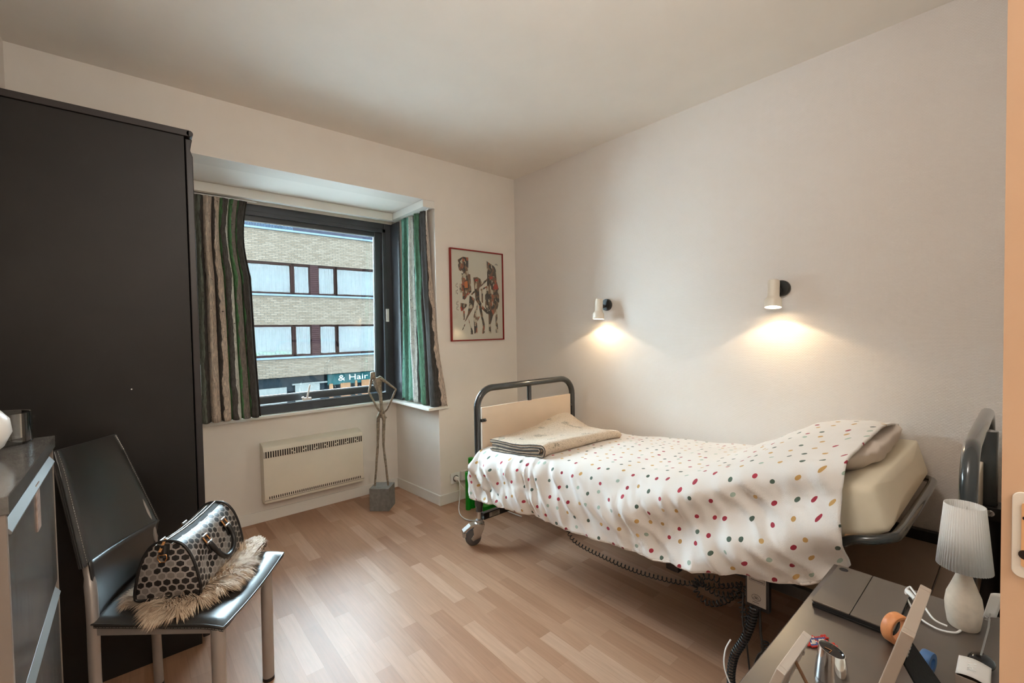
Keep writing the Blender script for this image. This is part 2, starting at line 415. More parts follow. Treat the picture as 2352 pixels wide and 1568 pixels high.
# front wall with the doorway the room is seen through
w = MB(); w.box((.6, -.14, 0), (WX, .0145, HC)); w.box((XL, -.14, 0), (-.30, .0145, HC)); w.box((-.30, -.14, 2.08), (.6, .0145, HC))
struct(obj('wall_front', w, 'paint'))
# hallway behind
w = MB(); w.box((-1.0, -2.7, 0), (-.9, -.14, 2.45)); struct(obj('wall_hall_left', w, 'paint'))
w = MB(); w.box((2.0, -2.7, 0), (2.1, -.14, 2.45)); struct(obj('wall_hall_right', w, 'paint'))
w = MB(); w.box((-1.0, -2.75, 0), (2.1, -2.65, 2.45)); struct(obj('wall_hall_end', w, 'paint'))
w = MB(); w.box((-1.0, -.14, 0), (XL-.1, -.10, 2.45)); struct(obj('wall_hall_front', w, 'paint'))
struct(bx('ceiling_hall', (-1.0, -2.75, 2.45), (2.1, -.14, 2.5), 'ceil'))
# door frame (jamb) with strike plate
M['jamb'] = simple('cream_door_lacquer', col(218, 184, 154), .4, var=.02)
jam = bx('trim_1', (.585, -.16, 0), (.600, .0149, 2.08), 'jamb'); struct(jam)
f = MB()
def plate_ring(y0, y1, z0, z1, n=6, r=.006):
    P = []
    for cy, cz, a0 in ((y1-r, z1-r, 0), (y0+r, z1-r, PI/2), (y0+r, z0+r, PI), (y1-r, z0+r, 3*PI/2)):
        for i in range(n+1):
            a = a0+PI/2*i/n; P.append((cy+r*math.cos(a), cz+r*math.sin(a)))
    return P
po = plate_ring(-.055, .0085, 1.066, 1.141)
f.prism(po, .5825, .5849, lambda u, v, h: (h, u, v))
sp = obj('strike_plate', f, 'trimw', jam, bevel=.0006)
f = MB(); f.prism(plate_ring(-.05, .003, 1.076, 1.132, r=.002), .5815, .5826, lambda u, v, h: (h, u, v)); obj('bolt_recess', f, 'woodraw', sp)
f = MB(); f.tube([(.5812, .0005, 1.087), (.5818, .0005, 1.087)], .0042, 14); f.tube([(.5812, .001, 1.119), (.5818, .001, 1.119)], .0016, 10); obj('screw_hole', f, 'slot', sp)
f = MB(); f.box((-.30, -.16, 0), (-.285, .0149, 2.08)); f.box((-.30, -.16, 2.065), (.6, .0149, 2.08)); struct(obj('trim_2', f, 'jamb'))
# baseboards
f = MB(); f.box((BX0, RY-.012, 0), (1.655, RY, .075)); struct(obj('baseboard_bay', f, 'trimw', bevel=.002))
f = MB(); f.prism([(1.6995, D+.0), (1.655, RY), (1.643, RY), (1.6875, D-.012), (1.6995, D-.012)], 0, .075, lambda u, v, h: (u, v, h)); struct(obj('baseboard_bay_right', f, 'trimw', bevel=.002))
f = MB(); f.box((1.70, D-.012, 0), (WX, D, .075)); struct(obj('baseboard_back', f, 'trimw', bevel=.002))
f = MB(); f.box((WX-.012, .02, 0), (WX, D-.013, .075)); struct(obj('baseboard_right', f, 'trimw', bevel=.002))
# pelmet
f = MB(); f.box((1.605, D-.001, 2.174), (1.700, 3.37, 2.226)); struct(obj('trim_3', f, 'trimw', bevel=.002))
f = MB(); f.box((BX0, 3.30, 2.168), (1.604, 3.345, 2.226)); f.box((BX0, 3.345, 2.19), (1.655, 3.419, 2.226)); struct(obj('trim_4', f, 'trimw', bevel=.002))
# window sill
f = MB(); f.prism([(BX0, 3.50), (BX0, 3.372), (1.60, 3.372), (1.605, D-.02), (1.775, D-.02), (1.775, D-.001), (1.70, D-.001), (1.655, RY), (1.655, 3.50)], .712, .732, lambda u, v, h: (u, v, h))
struct(obj('trim_5', f, 'trimw', bevel=.003))

# ------------------------------------------------------------------ window
wt = bpy.data.objects.new('window_1', None); C.objects.link(wt); wt.location = (.9, 3.46, .73); ORG[wt.name] = (.9, 3.46, .73); wt['kind'] = 'structure'
x0, x1, z0, z1 = .40, 1.652, .733, 2.165
f = MB()
f.box((x0, 3.425, z0), (x0+.06, 3.50, z1)); f.box((x1-.062, 3.425, z0), (x1, 3.50, z1)); f.box((x0+.06, 3.425, z1-.05), (x1-.062, 3.50, z1)); f.box((x0+.06, 3.425, z0), (x1-.062, 3.50, z0+.055))
fr = obj('window_frame', f, 'winframe', wt, bevel=.003)
f = MB(); f.box((1.643, 3.285, z0+.001), (1.6548, 3.424, z1-.002)); obj('side_reveal', f, 'winframe', wt, bevel=.001)
f = MB(); f.box((x0+.052, 3.418, z1-.075), (x1-.055, 3.44, z1-.045)); f.box((x1-.085, 3.418, z0+.05), (x1-.055, 3.44, z1-.045)); f.box((x0+.06, 3.418, z0+.05), (x1-.085, 3.44, z0+.062)); obj('frame_rebate', f, 'winframe', fr, bevel=.003)
# sash hinged at the top, its foot pushed out a little
hz = z1-.055; tilt = Matrix.Translation((0, 3.47, hz)) @ Matrix.Rotation(math.radians(1.8), 4, 'X') @ Matrix.Translation((0, -3.47, -hz))
sx0, sx1, sz0, sz1 = x0+.06, x1-.068, z0+.063, z1-.055
f = MB()
f.box((sx0, 3.445, sz0), (sx0+.055, 3.485, sz1), tilt); f.box((sx1-.068, 3.445, sz0), (sx1, 3.485, sz1), tilt)
f.box((sx0+.055, 3.445, sz1-.05), (sx1-.068, 3.485, sz1), tilt); f.box((sx0+.055, 3.445, sz0), (sx1-.068, 3.485, sz0+.05), tilt)
sa = obj('sash', f, 'winframe', wt, bevel=.003)
f = MB()
a, b, c, d = sx0+.055, sx1-.068, sz0+.05, sz1-.05
for q in (((a, 3.452, c), (a+.008, 3.46, d)), ((b-.008, 3.452, c), (b, 3.46, d)), ((a+.008, 3.452, d-.008), (b-.008, 3.46, d)), ((a+.008, 3.452, c), (b-.008, 3.46, c+.008))): f.box(q[0], q[1], tilt)
obj('glazing_bead', f, 'sillmetal', sa)
f = MB(); f.box((a, 3.464, c), (b, 3.468, d), tilt); obj('pane', f, 'glass', wt)
f = MB(); f.box((.925, 3.40, .803), (.985, 3.418, .822)); f.tube([(.955, 3.402, .82), (.962, 3.398, .86), (.975, 3.396, .915)], [.008, .007, .006], 10); f.tube([(.93, 3.405, .81), (.925, 3.402, .83)], .009, 10)
obj('handle', f, 'white_pl', wt, bevel=.001)
f = MB(); f.box((1.582, 3.405, 1.37), (1.606, 3.418, 1.475)); obj('latch', f, 'white_pl', wt, bevel=.003)
# outer apron of the facade around our own window, so light enters by the pane only
f = MB(); f.box((-.6, 3.56, -.3), (.40, 3.62, 2.6)); f.box((1.652, 3.56, -.3), (2.75, 3.62, 2.6)); f.box((.4, 3.56, 2.165), (1.652, 3.62, 2.6)); f.box((.4, 3.56, -.3), (1.652, 3.62, .70)); f.box((BX0, 3.505, 0), (.40, 3.56, 2.165))
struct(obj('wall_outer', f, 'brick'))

# ------------------------------------------------------------------ curtains
def curtain(name, label, mat, top, bot, zt, zb, folds, amp, parent_hooks=True, seed=0, pinch=0, flare=0):
    def P(u, v):
        # v 0 top .. 1 bottom
        e = v
        x = top[0][0]+(top[1][0]-top[0][0])*u; y = top[0][1]+(top[1][1]-top[0][1])*u
        xb = bot[0][0]+(bot[1][0]-bot[0][0])*u; yb = bot[0][1]+(bot[1][1]-bot[0][1])*u
        X = x+(xb-x)*(e**1.6); Y = y+(yb-y)*(e**1.6)
        dx, dy = top[1][0]-top[0][0], top[1][1]-top[0][1]; L = math.hypot(dx, dy); nx, ny = -dy/L, dx/L
        a = amp*(.55+.6*math.sin(PI*min(1, v*1.15))+.25*v)
        ph = folds*2*PI*u+.8*noise.noise((u*5+seed, v*1.2, 0))+.5*math.sin(v*2.2+u*4)
        w_ = a*math.sin(ph)+a*.35*math.sin(2.1*ph+1+v)+.006*noise.noise((u*9, v*5, seed))
        if v < .06: w_ *= .8+.4*math.sin(u*folds*4*PI)
        X += nx*w_+dx/L*amp*.4*math.cos(ph)+pinch*math.sin(PI*min(1, v/.35))*dx*u*-1; Y += ny*w_+dy/L*amp*.4*math.cos(ph)
        X += flare*max(0, (u-.84)/.16)**2*v*v
        return (X, Y, zt(u)+(zb(u)-zt(u))*v+.004*math.sin(ph)*v)
    m = MB(); m.grid(P, 150, 60, lambda u, v: (u, v*1.4))
    o = obj(name, m, mat, None, smooth=180, solid=.0025); tag(o, label, 'curtain'); return o
cl = curtain('curtain', 'short bark-print curtain with green stripes hanging beside the wardrobe, left of the window', 'curtL',
        ((.31, 3.345), (.61, 3.345)), ((.30, 3.32), (.645, 3.315)), lambda u: 2.155, lambda u: .742, 6.5, .016, seed=1, pinch=.09)
cr = curtain('curtain', 'short green and grey bark-print curtain hanging on the right side of the window bay', 'curtR',
        ((1.642, 3.235), (1.662, 2.865)), ((1.632, 3.275), (1.668, 2.755)), lambda u: 2.17, lambda u: .752-.015*u, 4.5, .011, seed=4, flare=.075)
f = MB(); f.tube([(.30, 3.345, 2.160), (.66, 3.345, 2.160)], .004, 8); hk = obj('curtain_hooks', f, 'white_pl', cl)
f = MB(); f.tube([(1.645, 3.23, 2.171), (1.665, 2.85, 2.171)], .003, 8); obj('curtain_hooks', f, 'white_pl', cr)

# ------------------------------------------------------------------ building across the street
SC = 1.6667
def FP(x, z, y=0.0): return (x*SC, 12*SC+y, 1.29+(z-1.29)*SC)
def fbox(mb, xa, xb, za, zb, y0=0, y1=.3, mi=0):
    a = FP(xa, za, y0); b = FP(xb, zb, y1); mb.box(a, b, mi=mi)
bd = thing('apartment_building', 'pale brick apartment block with ribbon windows across the street', 'building', FP(3.66, -1.4, .1))
XA, XB = -6.0, 14.0
f = MB()
for za, zb in ((3.03, 3.80), (1.50, 2.21), (.20, .66)): fbox(f, XA, XB, za, zb, 0, .4)
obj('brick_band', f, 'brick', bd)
for zz in (3.80, 2.21, .66):
    f = MB(); fbox(f, XA, XB, zz, zz+.045, -.08, .42); obj('coping', f, 'f_sill', bd)
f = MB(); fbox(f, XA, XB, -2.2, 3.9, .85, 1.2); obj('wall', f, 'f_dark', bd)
def fcurtain(xa, xb, za, zb, seed):
    m = MB(); a = FP(xa, za, 0); b = FP(xb, zb, 0)
    n = max(6, int((b[0]-a[0])/.16))*6
    m.grid(lambda u, v: (a[0]+(b[0]-a[0])*u, a[1]+.42+.035*math.sin(u*n/6*2*PI+2*math.sin(u*9+seed)), a[2]+(b[2]-a[2])*v), n, 1)
    return m
units = [-3.72, 3.66, 11.04]
k = 0
for row, (za, zb) in enumerate(((2.255, 3.03), (.705, 1.50))):
    for uc in units:
        for sgn in (-1, 1):
            X = lambda d: uc+sgn*d
            def seg(d0, d1): a, b = X(d0), X(d1); return (min(a, b), max(a, b))
            spans = [(.09, .50), (.56, 3.2)] if (sgn > 0) else [(.12, .50), (.58, 3.3)]
            lo, hi = seg(.06, 3.4) if sgn > 0 else seg(.08, 3.45)
            f = MB(); fbox(f, lo, hi, za, za+.05, .05, .25); fbox(f, lo, hi, zb-.05, zb, .05, .25)
            for (d0, d1) in spans:
                a, b = seg(d0, d1); fbox(f, a-.045, a, za, zb, .05, .25); fbox(f, b, b+.045, za, zb, .05, .25)
            wf = obj('window_frame', f, 'f_frame', bd)
            for (d0, d1) in spans:
                a, b = seg(d0, d1)
                top = zb-.05-(.06 if (row and d1 > 1) else 0); bot = za+.05+(.11 if (row and d1 > 1) else 0)
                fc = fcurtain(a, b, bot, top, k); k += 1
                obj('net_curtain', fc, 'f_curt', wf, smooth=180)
                f = MB(); fbox(f, a, b, za+.05, zb-.05, .14, .16); obj('pane', f, 'fglass', wf)
        f = MB()
        for i in range(16):
            zc = za+(zb-za)*i/16; fbox(f, uc-.13, uc+.07, zc, zc+(zb-za)/16*.8, .02, .1)
        fbox(f, uc-.13, uc+.07, za, zb, .08, .3)
        obj('slatted_panel', f, 'f_slat', bd)
f = MB()
for i in range(14):
    p = FP(2.3+.25*(i % 3)+.03*i, .78+.012*(i % 4), .33); f.sphere(p, (.09, .05, .08), 8)
obj('window_plant', f, 'f_green', bd, smooth=180)
f = MB()
for i in range(60):
    x = 1.2+i*.033; fbox(f, x, x+.016, 3.86, 4.05, .1, .14)
fbox(f, 1.0, 3.2, 4.05, 4.08, .08, .16)
obj('roof_railing', f, 'f_rail', bd)
f = MB(); fbox(f, 3.28, XB, 3.84, 4.5, .9, 2.5); fbox(f, XA, 3.3, 3.84, 4.5, 2.6, 3.0); obj('penthouse', f, 'f_pent', bd)
f = MB(); fbox(f, 3.95, 6.4, -.12, .17, .3, .4); fs = obj('shop_sign', f, 'f_teal', bd)
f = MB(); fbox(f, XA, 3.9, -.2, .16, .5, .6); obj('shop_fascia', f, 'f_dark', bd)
p = FP(4.215, -.018, .29); ang = Matrix.Translation(p) @ Matrix.Rotation(PI/2, 4, 'X')
text_mesh('lettering', '& Hair', .36, ang, 'f_letter', bd, .004)
for o_ in list(bd.children):
    if o_.name.startswith('lettering'):
        for v in o_.data.vertices: v.co.x = p[0]+(v.co.x-p[0])*1.45
f = MB(); fbox(f, .4, 2.95, -.6, -.07, .35, .45); fbox(f, 2.5, 2.85, -.32, -.26, .33, .36); obj('roller_door', f, 'f_white', bd)
f = MB(); fbox(f, 3.15, 3.75, -.6, -.03, .35, .42); fbox(f, 3.08, 3.95, -.04, .0, .33, .42); obj('shop_window', f, 'f_white', bd)
f = MB(); fbox(f, 3.98, 4.08, -.6, -.08, .28, .3); fbox(f, 4.28, 4.55, -.6, -.09, .28, .3); fbox(f, 4.68, 4.74, -.6, -.05, .28, .3); fbox(f, 4.86, 5.1, -.6, -.05, .28, .3); obj('shop_poster', f, 'f_orange', bd)
f = MB(); f.box((-30, 3.7, -4.6), (40, 21, -4.5)); rd = obj('street', f, 'f_road'); struct(rd)

# ------------------------------------------------------------------ wardrobe
wd = thing('wardrobe', 'tall dark brown wardrobe with its plain side panel facing the chair', 'wardrobe', (-.08, 2.53, 0))
YB = 2.808
f = MB(); f.box((XL+.004, 2.24, 0), (.188, 2.258, 2.096)); obj('side_panel', f, 'dark_lam', wd, bevel=.0015)
f = MB(); f.box((XL+.004, YB-.018, 0), (.188, YB, 2.096)); f.box((XL+.004, 2.258, .04), (.186, YB-.018, .058)); f.box((XL+.004, 2.258, .058), (XL+.012, YB-.018, 2.096)); obj('carcass', f, 'dark_lam', wd)
f = MB(); f.prism([(2.232, 2.096), (2.232, 2.121), (YB, 2.121), (YB, 2.096)], XL+.004, .206, lambda u, v, h: (h, u, v))
f.tube([(.206, 2.232, 2.1085), (.206, YB, 2.1085)], .0125, 14)
obj('top_board', f, 'dark_edge', wd, bevel=.002, smooth=40)
f = MB(); f.prism([(.192, .02)]+[(.216, .02)]+[(.216, 2.02), (.208, 2.045), (.212, 2.07), (.216, 2.09)]+[(.192, 2.09)], 2.246, 2.524, lambda u, v, h: (u, h, v)); dr = obj('door', f, 'dark_edge', wd, bevel=.003)
f = MB(); f.tube([(.222, 2.50, 1.0), (.236, 2.50, 1.01), (.236, 2.50, 1.15), (.222, 2.50, 1.16)], .005, 8); obj('handle', f, 'silv', dr, smooth=50)
f = MB(); f.box((.192, 2.527, .02), (.216, YB, 2.09)); dr = obj('door', f, 'dark_edge', wd, bevel=.003)
f = MB(); f.tube([(.222, 2.55, 1.0), (.236, 2.55, 1.01), (.236, 2.55, 1.15), (.222, 2.55, 1.16)], .005, 8); obj('handle', f, 'silv', dr, smooth=50)
f = MB(); f.sphere((-.004, 2.2397, 1.086), (.0025, .0006, .0025), 8); tag(obj('hole_plug', f, 'white_pl', wd, smooth=180), None, None)

# ------------------------------------------------------------------ shoe cabinet
def steelf():
    t = NT('brushed_grey_front')
    n = t.noise(t.obj((1, 40, 2.2)), 5, 4, .6)
    n2 = t.noise(t.obj((1, 14, 3)), 2.4, 3)
    t.pr(t.ramp(n, [(.3, col(118, 114, 110)), (.7, col(150, 146, 141))]), t.math('MULTIPLY_ADD', n2, .12, .13), .55); return t.m
M['steelf'] = steelf()
def slate():
    t = NT('slate_print_top')
    n = t.noise(t.obj(), 16, 6, .65); v = t.n('ShaderNodeTexVoronoi', feature='DISTANCE_TO_EDGE'); t.set(v.inputs['Vector'], t.vm('ADD', t.obj((1, 1, 1)), t.n('ShaderNodeTexNoise').outputs[1]).outputs[0]); t.set(v.inputs['Scale'], 30)
    c = t.ramp(n, [(.3, col(66, 64, 62)), (.7, col(104, 101, 97))]); c = t.mix(t.math('LESS_THAN', v.outputs[0], .012), c, col(150, 146, 140))
    t.pr(c, .16); return t.m
M['slate'] = slate()
CX0, CX1, CY0, CY1, CZ = XL+.004, -.165, 1.09, 1.68, 1.03
cb = thing('shoe_cabinet', 'tall narrow grey shoe cabinet with a dark slate top at the left edge', 'cabinet', (-.265, 1.385, 0))
f = MB(); f.box((CX0, CY0+.004, .0), (CX1-.02, CY0+.02, CZ-.03)); f.box((CX0, CY1-.02, .0), (CX1-.02, CY1-.004, CZ-.03)); f.box((CX0, CY0+.02, .04), (CX1-.02, CY1-.02, .06)); f.box((CX0, CY0+.02, .06), (CX0+.006, CY1-.02, CZ-.03))
f.box((CX1-.02, CY0+.004, 0), (CX1, CY0+.016, CZ-.03)); f.box((CX1-.02, CY1-.016, 0), (CX1, CY1-.004, CZ-.03))
obj('body', f, simple('grey_brown_carcass', col(128, 116, 106), .5, var=.02), cb, bevel=.001)
f = MB(); f.box((CX0, CY0, CZ-.03), (CX1+.004, CY1, CZ)); obj('top', f, 'slate', cb, bevel=.0015)
def flap(za, zb):
    f = MB(); f.box((CX1-.014, CY0+.018, za), (CX1-.001, CY1-.018, zb-.03)); d = obj('drawer', f, 'steelf', cb, bevel=.001)
    f = MB(); f.prism([(CX1-.006, zb-.03), (CX1+.003, zb-.032), (CX1+.004, zb-.028), (CX1-.006, zb-.012), (CX1-.009, zb-.013)], CY0+.018, CY1-.018, lambda u, v, h: (u, h, v)); obj('handle', f, M.setdefault('dullalu', simple('dull_aluminium', col(128, 126, 124), .45, .5, var=.03)), d, bevel=.0006)
flap(.655, .993); flap(.34, .648); flap(.03, .333)
f = MB(); f.box((CX1-.0008, 1.385, .872), (CX1+.0012, 1.428, .972), mi=0); obj('sticker', f, simple('mottled_pink_tag', col(168, 146, 134), .5, var=.25, vscale=60), cb)
f = MB(); R = .058; c0 = (-.252, 1.63, 1.031)
f.lathe([(0.001, 0), (R-.004, 0), (R, .004), (R, .075), (R-.002, .0765), (R-.004, .075), (R-.004, .016), (R-.01, .012), (.001, .012)], 48, c0)
gb = obj('glass_bowl', f, 'bowlglass', None, smooth=40); tag(gb, 'round straight-sided smoky glass bowl on the slate-topped cabinet', 'bowl')
f = MB(); c0 = (-.262, 1.475, 1.031); f.lathe([(.02, 0), (.022, .002), (.042, .02), (.055, .05), (.052, .08), (.036, .103), (.02, .112), (.018, .111), (.034, .1), (.049, .078), (.05, .05), (.04, .024), (.001, .008)], 40, c0)
vs = obj('round_vase', f, 'white_pl', None, smooth=60); tag(vs, 'round glossy white vase cut by the left picture edge, on the grey cabinet', 'vase')

# ------------------------------------------------------------------ chair
Cc, Dc, Ac, Bc = (-.116, 1.74), (.03, 2.08), (.412, 1.825), (.172, 1.475)
ch = thing('dining_chair', 'black leather dining chair with grey metal legs in front of the wardrobe', 'chair', (.12, 1.78, 0))
def V2(p, z): return Vector((p[0], p[1], z))
def lerp2(a, b, t): return (a[0]+(b[0]-a[0])*t, a[1]+(b[1]-a[1])*t)
def seatp(u, v):
    # u back->front, v left(C/B)->right(D/A)
    l = lerp2(Cc, Bc, u); r = lerp2(Dc, Ac, u); return lerp2(l, r, v)
def leather(name, c, rough=.36):
    t = NT(name); n = t.noise(t.obj(), 7, 3); t.pr(t.ramp(n, [(.3, c), (.7, tuple(min(1, x*1.25) for x in c[:3])+(1,))]), t.math('MULTIPLY_ADD', n, .12, rough-.06))
    t.b.inputs['Coat Weight'].default_value = .4; t.b.inputs['Coat Roughness'].default_value = .32; t.bump(t.noise(t.obj(), 420, 2), .12, .0006); return t.m
M['leather'] = leather('black_saddle_leather', col(42, 41, 40), .34)
f = MB()
def st(u, v):
    # closed slab: u 0..1 around top, dips in the middle
    x, y = seatp(u, v); e = min(u, 1-u, v, 1-v)
    z = .481-.012*math.sin(PI*v)*(.4+.6*u)-.008*(1-min(1, e/.04))**2-.008*max(0, (u-.82)/.18)**2
    return (x, y, z)
n = 26
f.grid(st, n, n)
f.grid(lambda u, v: (st(u, v)[0], st(u, v)[1], .458-.008*max(0, (u-.82)/.18)**2), n, n)
for fn in (lambda t: (t, 0), lambda t: (t, 1), lambda t: (0, t), lambda t: (1, t)):
    f.grid(lambda a, b, fn=fn: Vector(st(*fn(a)))*(1-b)+Vector((st(*fn(a))[0], st(*fn(a))[1], .458-.008*max(0, (fn(a)[0]-.82)/.18)**2))*b, n, 1)
seat = obj('seat', f, 'leather', ch, smooth=50)
f = MB()
loop = [Vector(st(t, 0)) for t in [i/20 for i in range(21)]]+[Vector(st(1, t)) for t in [i/20 for i in range(21)]]+[Vector(st(1-t, 1)) for t in [i/20 for i in range(21)]]
f.tube([p+Vector((0, 0, -.003)) for p in loop], .0035, 8); obj('seat_piping', f, 'leather', seat, smooth=60)
# stitching round the seat edge
f = MB()
def dashes(mb, pts, step=.0075, ln=.0045, r=.0007, off=Vector((0, 0, .0))):
    acc = 0
    for a, b in zip(pts, pts[1:]):
        d = (b-a); L = d.length
        if L < 1e-6: continue
        d.normalize(); t = 0
        while t+ln < L: mb.tube([a+d*t+off, a+d*(t+ln)+off], r, 4, caps=False); t += step
dashes(f, [p+Vector((0, 0, -.010))+((p-Vector((.12, 1.78, p.z))).normalized()*.0035) for p in loop]); obj('stitching', f, 'silv', seat)
# backrest: leather sleeve over the rear posts
N0, F0, N1, F1 = Vector((-.122, 1.765, .628)), Vector((.046, 2.055, .612)), Vector((-.178, 1.858, .955)), Vector((-.060, 2.165, .930))
nb = ((F0-N0).cross(N1-N0)).normalized()
if nb.y > 0: nb = -nb       # towards the sitter
def bp(u, v, s):
    u_ = u; u = -.045+1.09*u; p = (N0*(1-u)+F0*u)*(1-v)+(N1*(1-u)+F1*u)*v
    u = u_; p = p+nb*(-.020*math.sin(PI*u))           # hollow
    return p+nb*s*((.009+.008*(2*abs(u-.5))**2)*(1-(2*abs(u-.5))**14)*(1-.4*max(0, v-.9)/.1)+.0015)
f = MB(); f.grid(lambda u, v: bp(u, v, 1), 24, 16); f.grid(lambda u, v: bp(u, v, -1), 24, 16)
for v0 in (0, 1): f.grid(lambda u, b, v0=v0: bp(u, v0, 1)*(1-b)+bp(u, v0, -1)*b, 24, 2)
for u0 in (0, 1): f.grid(lambda v, b, u0=u0: bp(u0, v, 1)*(1-b)+bp(u0, v, -1)*b, 16, 2)
br = obj('backrest', f, 'leather', ch, smooth=60)
f = MB()
for u0 in (.008, .992): f.tube([bp(u0, i/12, 1)+(nb*.001) for i in range(13)], .0028, 6)
f.tube([bp(i/20, 1, 0) for i in range(21)], .004, 6)
obj('edge_piping', f, 'leather', br, smooth=60)
for u0 in (.035, .965):
    f = MB(); dashes(f, [bp(u0, i/6, 1.12) for i in range(7)]); obj('stitching', f, 'silv', br)
# lower back leather sheet between posts (from seat up to the sleeve)
def lp(u, v):
    a = V2(lerp2(Cc, Dc, .06+.88*u), .47); b = N0*(1-u)+F0*u+Vector((0, 0, .01))
    p = a*(1-v)+b*v; return p+nb*(-.018*math.sin(PI*u)+.012)
f = MB(); f.grid(lp, 20, 10); obj('back_apron', f, 'leather', ch, smooth=180, solid=.004)
# legs
def legm(path, r): 
    m = MB(); m.tube(path, r, 20); return m
for nm, foot, topz, rr in (('front_a', (.352, 1.842), .455, .0195), ('front_b', (.160, 1.500), .455, .0185)):
    tp = Vector((foot[0]+.004, foot[1]+.002, topz)); l = obj('leg', legm([(foot[0], foot[1], .008), tp], rr), 'legs', ch, smooth=50)
    m = MB(); m.tube([(foot[0], foot[1], 0), (foot[0], foot[1], .012)], rr+.0008, 20); obj('foot_cap', m, 'black', l, smooth=50)
for (x, y), top in (((-.108, 1.748), N0), ((.036, 2.085), F0)):
    k0 = .05 if top is N0 else .95; q = (N0*(1-k0)+F0*k0)-nb*.003; t2 = (N1*(1-k0)+F1*k0)-nb*.003; top = q
    path = smoothpath([(x+.004, y-.004, .008), (x, y, .30), (x, y, .50), tuple(q+Vector((0, 0, -.01))), tuple(q*.6+t2*.4), tuple(q*.12+t2*.88)], 5)
    l = obj('leg', legm(path, [.0145 if p.z < .58 else .0115 for p in path]), 'legs', ch, smooth=50)
    m = MB(); m.tube([(x+.004, y-.004, 0), (x+.004, y-.004, .012)], .0155, 20); obj('foot_cap', m, 'black', l, smooth=50)
f = MB()
def rail(a, b, z0, z1, th=.010):
    a = Vector((*a, 0)); b = Vector((*b, 0)); d = (b-a).normalized(); nn = Vector((-d.y, d.x, 0))*th/2
    f.add([a-nn+Vector((0, 0, z0)), a+nn+Vector((0, 0, z0)), b+nn+Vector((0, 0, z0+.008)), b-nn+Vector((0, 0, z0+.008)), a-nn+Vector((0, 0, z1)), a+nn+Vector((0, 0, z1)), b+nn+Vector((0, 0, z1-.0)), b-nn+Vector((0, 0, z1-.0))],
          [(0, 3, 2, 1), (4, 5, 6, 7), (0, 1, 5, 4), (1, 2, 6, 5), (2, 3, 7, 6), (3, 0, 4, 7)])
rail((-.108, 1.748), (.156, 1.508), .432, .457); rail((.036, 2.085), (.350, 1.846), .432, .457); rail((.162, 1.51), (.350, 1.838), .434, .457); rail((-.105, 1.756), (.034, 2.08), .432, .457)
obj('seat_frame', f, 'legs', ch, bevel=.001)

# ------------------------------------------------------------------ fur pad
def furc():
    t = NT('long_beige_fur')
    n = t.noise(t.obj(), 34, 4, .6)
    t.pr(t.ramp(n, [(.25, col(150, 122, 98)), (.5, col(200, 176, 150)), (.75, col(228, 212, 190))]), .75, Sheen_Weight=.2); return t.m
M['fur'] = furc()
FC = Vector((.160, 1.787, .482)); FA = Vector((.70, .72, 0)).normalized(); FBv = Vector((.72, -.70, 0)).normalized()
def furrad(a): return .17+.018*math.sin(3*a+.6)+.014*math.sin(5*a)
def furbase(a, r):
    R_ = furrad(a)*r
    p = FC+FA*(math.cos(a)*R_*1.24)+FBv*(math.sin(a)*R_*.80); return p
f = MB(); 
f.lathe([(.001, 0), (1, 0), (1.0, .006), (.96, .014), (.7, .018), (.3, .019), (.001, .019)], 48)
for i, v in enumerate(f.v):
    a = math.atan2(v[1], v[0]); r = math.hypot(v[0], v[1]); p = furbase(a, r); f.v[i] = (p.x, p.y, FC.z+v[2])
fp = thing('fur_pad', 'shaggy beige fur seat pad lying on the black chair under the handbag', 'seat pad', tuple(FC))
obj('backing', f, 'fur', fp, smooth=60)
f = MB()
for i in range(14000):
    a = rnd.uniform(0, 2*PI); r = math.sqrt(rnd.uniform(0, 1)); 
    if rnd.random() < .35: r = rnd.uniform(.86, 1.0)
    p = furbase(a, r); p.z = FC.z+.017*(1 if r < .93 else rnd.uniform(.2, .9))
    out = (furbase(a, 1)-FC); out.z = 0; out.normalize()
    sw = noise.noise((p.x*16, p.y*16, 0))*1.7
    d = (out*(.35+.9*r)+Vector((math.cos(sw*3+1), math.sin(sw*3+1), 0))*.75); d.z = .55-.55*r+rnd.uniform(-.1, .2)
    d.normalize(); L = rnd.uniform(.024, .050); wv = d.cross(Vector((0, 0, 1))).normalized()*rnd.uniform(.0009, .0018)
    q1 = p+d*L*.55+Vector((0, 0, .002)); q2 = p+d*L+Vector((0, 0, -.010*r-.002)); 
    q1.z = max(q1.z, FC.z+.004 if r < .98 else FC.z-.01); q2.z = max(q2.z, FC.z+.002 if r < .8 else FC.z-.012)
    f.add([p-wv, p+wv, q1+wv*.8, q1-wv*.8, q2], [(0, 1, 2, 3), (3, 2, 4)])
obj('pile', f, 'fur', fp, smooth=180)['kind'] = 'stuff'

